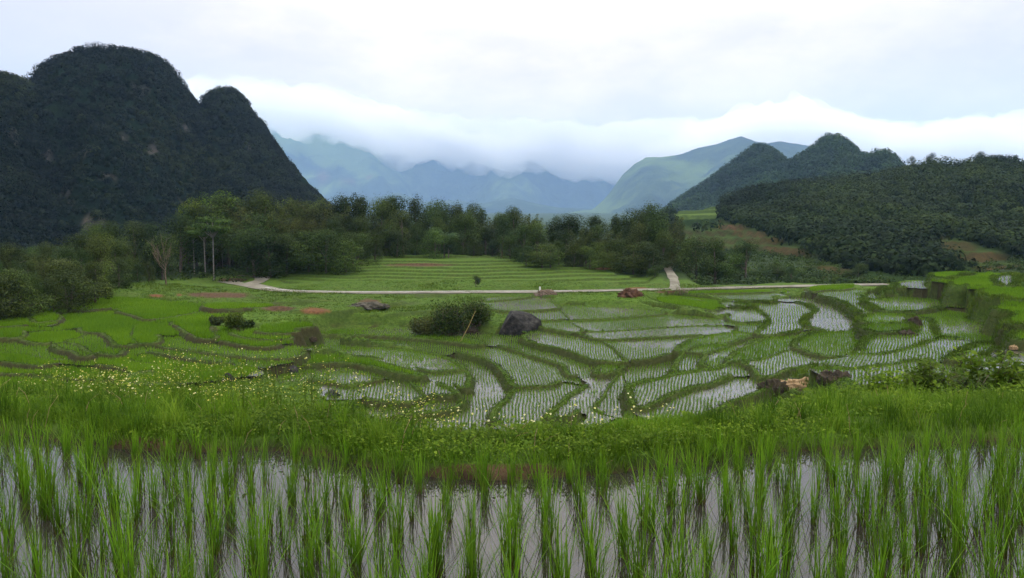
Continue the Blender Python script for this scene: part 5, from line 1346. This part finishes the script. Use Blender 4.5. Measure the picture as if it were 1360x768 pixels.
twig_bush('shrub', 597, 431, -7.9, 50, 44, 4, 'dark leafy shrub on top of the earth mound left of the boulder', leafm=M['leaf_dark'], n=110)
twig_bush('shrub', 632, 430, -7.9, 40, 32, 5, 'olive shrub at the right side of the earth mound', leafm=M['leaf_mid'], n=80)
twig_bush('shrub', 565, 431, -8.0, 40, 24, 6, 'low brownish shrub at the left side of the earth mound', leafm=M['leaf_olive'], n=70)
twig_bush('shrub', 313, 438, -7.7, 26, 20, 7, 'bright green shrub alone on the grassy slope of the left terraces', leafm=M['leaf_light'], n=60)
twig_bush('shrub', 330, 437, -7.7, 18, 13, 8, 'small dark shrub right beside the bright green shrub', leafm=M['leaf_dark'], n=40)
twig_bush('shrub', 290, 430, -7.6, 20, 12, 9, 'low brownish bush left of the bright green shrub', leafm=M['leaf_olive'], n=40)
# leaning bamboo pole on the mound
x, y = at_z(612, 436, -8.0); x, y = float(x), float(y); g = Geo(); u_ = y / FPX
p0 = np.array([x, y - 2.0, gz(x, y - 2.0)]); p1 = p0 + [20 * u_, 1.5, 40 * u_]
tube(g, [p0, p0 * .5 + p1 * .5 + [0.1, 0, .05], p1], [.035, .03, .02], 6)
link('bamboo_pole', g.mesh('bamboo_pole', M['pole']), label='yellow leaning bamboo pole on the mound beside the boulder', category='pole')
# white marker post on the channel
x, y = at_z(717, 384, -7.2); g = Geo(); tube(g, [(0, 0, -.3), (0, 0, .3), (0, 0, .36)], [.11, .11, .06], 8)
link('marker_post', g.mesh('marker_post', M['white']), loc=(float(x), float(y) - .2, -7.2), label='short white marker post standing on the channel by the road', category='post')
# leafy plants on the near bank
def leafy_bush(name, px, s_back, w, h, leafm, seed, label, size=.07, count=900):
    r = np.random.default_rng(seed)
    y = 7.0
    for _ in range(6):
        x = (px - CX) / FPX * y; y = float(edge_y(x)) + s_back
    z = gz(x, y); g = Geo(); gt = Geo()
    for k in range(26):
        a = r.uniform(0, 6.28); e = np.array([math.cos(a) * w / 2 * r.uniform(.1, 1), math.sin(a) * w / 2 * r.uniform(.1, 1), h * r.uniform(.45, 1)])
        tube(gt, [(0, 0, -.05), e * [.4, .4, .6], e], [.008, .006, .003], 4)
        n_ = count // 26; t = r.uniform(.25, 1, n_)
        P = e * t[:, None] + r.normal(0, .07, (n_, 3)) * [w, w, h]
        v, q, a = leaves(P, np.stack([r.normal(0, .6, n_), r.normal(0, .6, n_), np.ones(n_)], 1), size, r, .55, a=np.clip(t * r.uniform(.3, 1.1, n_), 0, 1)); g.add(v, q, a=a)
    e = link(name, None, loc=(x, y, z), label=label, category='bush')
    link('foliage', g.mesh('foliage', leafm), parent=e); link('stems', gt.mesh('stems', M['bark']), parent=e)
leafy_bush('leafy_bush', 1330, 3.2, .9, .75, M['weed'], 1, 'large dark leafy bush at the right edge of the near bank', .09, 1500)
leafy_bush('leafy_bush', 1300, 2.6, .6, .42, M['leaf_mid'], 2, 'dark low bush just left of the large bush on the right bank', .07)
leafy_bush('leafy_bush', 1240, 5.0, 1.0, .85, M['leaf_light'], 3, 'bright yellow green bush on the right of the near bank', .09, 1500)
leafy_bush('leafy_bush', 1190, 6.0, 1.2, .6, M['weed'], 4, 'low bright bush left of the yellow green bush on the near bank', .09, 1300)
def fern(px, s_back, sc_, seed, label, name='fern'):
    y = 7.0
    for _ in range(6):
        x = (px - CX) / FPX * y; y = float(edge_y(x)) + s_back
    pr = palm_plant(seed, .12, M['weed'], 14, .5)
    place_tree(name, [('fronds', pr[0]), ('stem', pr[1])], x, y, gz(x, y), sc_, label, 'fern')
for k, (a, b, s_, lab) in enumerate([(712, 1.4, 1.1, 'bright green fern low on the middle of the near bank'), (735, 1.2, .8, 'small fern right beside the bright fern on the bank'), (935, 1.5, 1.0, 'fern with long upright fronds on the right middle of the bank'), (905, 1.3, .7, 'small fern left of the upright fern on the bank')]):
    fern(a, b, s_ * .62, 600 + k, lab)

# ------------------------------------------------------------------ air and clouds
def vol_mat(name, col, dens, aniso=0.0):
    m = bpy.data.materials.new(name); m.use_nodes = True; nt = m.node_tree; nt.nodes.clear()
    out = nt.nodes.new('ShaderNodeOutputMaterial'); v = nt.nodes.new('ShaderNodeVolumePrincipled')
    v.inputs['Color'].default_value = (*col, 1); v.inputs['Density'].default_value = dens; v.inputs['Anisotropy'].default_value = aniso
    nt.links.new(v.outputs[0], out.inputs['Volume'])
    return m
def box_mesh(name, lo, hi, m):
    v = np.array([(x, y, z) for z in (lo[2], hi[2]) for y in (lo[1], hi[1]) for x in (lo[0], hi[0])], float)
    q = np.array([(0, 2, 3, 1), (4, 5, 7, 6), (0, 1, 5, 4), (2, 6, 7, 3), (0, 4, 6, 2), (1, 3, 7, 5)])
    return mesh_np(name, v, q, m)
link('haze', box_mesh('haze', (-14500, -14500, -14), (14500, 14500, 1700), vol_mat('haze', (0.40, 0.63, 1.0), 0.000103, 0.2)), kind='stuff', label='thin blue haze in the valley air')

# low clouds hugging the far ridge: a closed lumpy slab
nx, ny = 260, 60
X = np.linspace(-4800, 7600, nx); Y = np.linspace(7000, 10600, ny)
XX, YY = np.meshgrid(X, Y); XX = XX.ravel(); YY = YY.ravel()
mpx = CX + FPX * XX / YY
botpx = np.interp(mpx, [0, 300, 380, 430, 480, 540, 580, 640, 700, 760, 820, 860, 900, 960, 1040, 1100, 1200, 1360, 1500], [140, 140, 152, 158, 176, 188, 192, 203, 200, 208, 214, 206, 205, 196, 190, 196, 204, 208, 208])
_, zb_ = at_y(mpx, botpx + 21, 8300 + 0 * mpx)
lum = (fbm(XX * .0018, YY * .0018, 81, 5) - .5) * 520 + (fbm(XX * .008, YY * .008, 82, 3) - .5) * 150
edge = np.clip(np.minimum(np.minimum((XX + 4800) / 800, (7600 - XX) / 800), np.minimum((YY - 7000) / 900, (10600 - YY) / 600)), 0, 1)
top = zb_ * np.clip(YY / 8300, .85, 1.1) + 430 + (fbm(XX * .0016, YY * .0016, 85, 5) - .5) * 420 + (fbm(XX * .005, YY * .005, 86, 4) - .5) * 300
bot = np.minimum(zb_ * np.clip(YY / 8300, .85, 1.1) + lum, top - 5)
e2 = np.sqrt(np.clip(1 - (1 - edge) ** 2, 0, 1))
mid = (top + bot) / 2
zt = mid + (top - mid) * e2; zl = mid + (bot - mid) * e2
zt = np.minimum(zt, 1660)
nn = nx * ny
i = np.arange((ny - 1) * (nx - 1)); a = (i // (nx - 1)) * nx + i % (nx - 1)
qt = np.stack([a, a + 1, a + nx + 1, a + nx], 1); qb = qt[:, ::-1] + nn
ring = list(range(nx)) + [k * nx + nx - 1 for k in range(1, ny)] + [(ny - 1) * nx + k for k in range(nx - 2, -1, -1)] + [k * nx for k in range(ny - 2, 0, -1)]
qs = np.array([(ring[(k + 1) % len(ring)], ring[k], ring[k] + nn, ring[(k + 1) % len(ring)] + nn) for k in range(len(ring))])
zl = np.minimum(zl, zt - 1.0)
mm = vol_mat('ridge_clouds', (1, 1, 1), 0.0032, 0.3)
nt = mm.node_tree; vp = next(n for n in nt.nodes if n.type == 'PRINCIPLED_VOLUME')
nz_ = noise(nt, 0.0024, 8, 0.62)
g_ = nt.nodes.new('ShaderNodeNewGeometry'); sz_ = nt.nodes.new('ShaderNodeSeparateXYZ'); nt.links.new(g_.outputs['Position'], sz_.inputs[0])
nz_ = math_(nt, 'SUBTRACT', nz_, maprange(nt, sz_.outputs[2], 1000, 1660, 0.0, 0.24))
nt.links.new(maprange(nt, nz_, 0.30, 0.52, 0.0, 0.006), vp.inputs['Density'])
link('ridge_clouds', mesh_np('ridge_clouds', np.concatenate([np.stack([XX, YY, zt], 1), np.stack([XX, YY, zl], 1)]), np.concatenate([qt, qb, qs]), mm, smooth=False), kind='stuff', label='white bank of low clouds lying on the far ridge')

# ------------------------------------------------------------------ light
SUN_EL, SUN_AZ = rad(48), math.atan2(-0.40, -0.62)            # azimuth measured from +Y towards +X: behind and to the left
sv = np.array([math.sin(SUN_AZ) * math.cos(SUN_EL), math.cos(SUN_AZ) * math.cos(SUN_EL), math.sin(SUN_EL)])
ld = bpy.data.lights.new('sun', 'SUN'); ld.energy = 4.0; ld.angle = rad(0.6); ld.color = (1, 0.95, 0.86)
lo = bpy.data.objects.new('sun', ld); COL.objects.link(lo)
from mathutils import Vector
lo.rotation_euler = Vector(sv).to_track_quat('Z', 'Y').to_euler()

# unseen clouds added to shade the near valley and part of the far ridge (all above the haze)
m, nt, bs = mat('shade_cloud')
bs.inputs['Base Color'].default_value = (.9, .9, .92, 1); bs.inputs['Roughness'].default_value = 1; bs.inputs['Specular IOR Level'].default_value = 0
M['shade_cloud'] = m
def shade_cloud(tx, ty, rx, ry, alt, thick, seed, label):
    me = lump_mesh('shade_cloud', rx * 2, ry * 2, thick, M['shade_cloud'], seed, amp=.22, f=2.4, flat=.3, sub=5)
    k = alt / sv[2]
    link('shade_cloud', me, loc=(tx + sv[0] * k, ty + sv[1] * k, alt), kind='structure', label=label)
shade_cloud(0, 480, 1150, 900, 2500, 420, 3, 'unseen cloudlike mass added to shade the near valley')
shade_cloud(900, 8600, 1300, 1000, 3300, 450, 4, 'unseen cloudlike mass added to shade part of the far ridge')

w = bpy.data.worlds.new('World'); sc.world = w; w.use_nodes = True
nt = w.node_tree; bg = nt.nodes['Background']
sky = nt.nodes.new('ShaderNodeTexSky'); sky.sky_type = 'NISHITA'; sky.sun_disc = False
sky.sun_elevation = SUN_EL; sky.sun_rotation = SUN_AZ
tc = nt.nodes.new('ShaderNodeTexCoord')
mp = nt.nodes.new('ShaderNodeMapping'); nt.links.new(tc.outputs['Generated'], mp.inputs[0]); mp.inputs['Scale'].default_value = (1, 1, 2.4)
n1 = noise(nt, 5.2, 9, 0.56, mp.outputs[0]); n2 = noise(nt, 1.6, 3, 0.5, mp.outputs[0])
sp = nt.nodes.new('ShaderNodeSeparateXYZ'); nt.links.new(tc.outputs['Generated'], sp.inputs[0])
puff = maprange(nt, n1, 0.40, 0.62)
# overcast: grey and white cloud, brighter towards the zenith
cl = mixc(nt, puff, (4.7, 4.9, 5.2), (11.2, 10.6, 10.3))
cl = mixc(nt, maprange(nt, n2, 0.38, 0.62, 0.0, 0.28), (9.6, 9.5, 9.4), cl)
tint = nt.nodes.new('ShaderNodeMix'); tint.data_type = 'RGBA'; tint.blend_type = 'MULTIPLY'; tint.inputs[0].default_value = 1
nt.links.new(cl, tint.inputs[6]); nt.links.new(ramp(nt, maprange(nt, sp.outputs[2], 0.05, 0.45), [(0.0, (1.07, 0.83, 0.63)), (1.0, (0.80, 0.755, 0.71))]), tint.inputs[7])
dk = nt.nodes.new('ShaderNodeMix'); dk.data_type = 'RGBA'; dk.blend_type = 'MULTIPLY'; dk.inputs[0].default_value = 1
nt.links.new(tint.outputs[2], dk.inputs[6])
side_ = math_(nt, 'ADD', math_(nt, 'MULTIPLY', sp.outputs[0], 1.0), math_(nt, 'MULTIPLY', math_(nt, 'SUBTRACT', n2, 0.5), 0.8))
nt.links.new(ramp(nt, maprange(nt, side_, -0.55, 0.6), [(0.0, (0.72, 0.75, 0.79)), (0.3, (0.9, 0.91, 0.93)), (0.5, (1.12, 1.12, 1.11)), (0.75, (0.98, 0.98, 0.98)), (1.0, (0.85, 0.87, 0.9))]), dk.inputs[7])
cl = dk.outputs[2]
up = maprange(nt, sp.outputs[2], 0.22, 0.85, 1.80, 4.5)
sc_ = nt.nodes.new('ShaderNodeVectorMath'); sc_.operation = 'SCALE'
nt.links.new(cl, sc_.inputs[0]); nt.links.new(up, sc_.inputs['Scale'])
fin = mixc(nt, maprange(nt, n2, 0.2, 0.34, 0.95, 1.0), sky.outputs[0], sc_.outputs[0])
nt.links.new(fin, bg.inputs['Color']); bg.inputs['Strength'].default_value = 0.1

# ------------------------------------------------------------------ camera and render settings
cd = bpy.data.cameras.new('camera'); cam = bpy.data.objects.new('camera', cd); COL.objects.link(cam)
cd.sensor_width = 36; cd.lens = 36 * FPX / 1360; cd.clip_end = 60000; cd.clip_start = 0.05
cam.location = (0, 0, CAMZ); cam.rotation_euler = (rad(90) - TH, 0, 0)
sc.camera = cam
sc.view_settings.view_transform = 'Standard'; sc.view_settings.look = 'None'; sc.view_settings.exposure = 0; sc.view_settings.gamma = 1
cy_ = sc.cycles
cy_.use_denoising = True
try: cy_.denoiser = 'OPENIMAGEDENOISE'
except Exception: pass
cy_.max_bounces = 12; cy_.volume_bounces = 10; cy_.diffuse_bounces = 3; cy_.glossy_bounces = 3; cy_.transparent_max_bounces = 8
cy_.volume_step_rate = 2
cy_.sample_clamp_indirect = 10
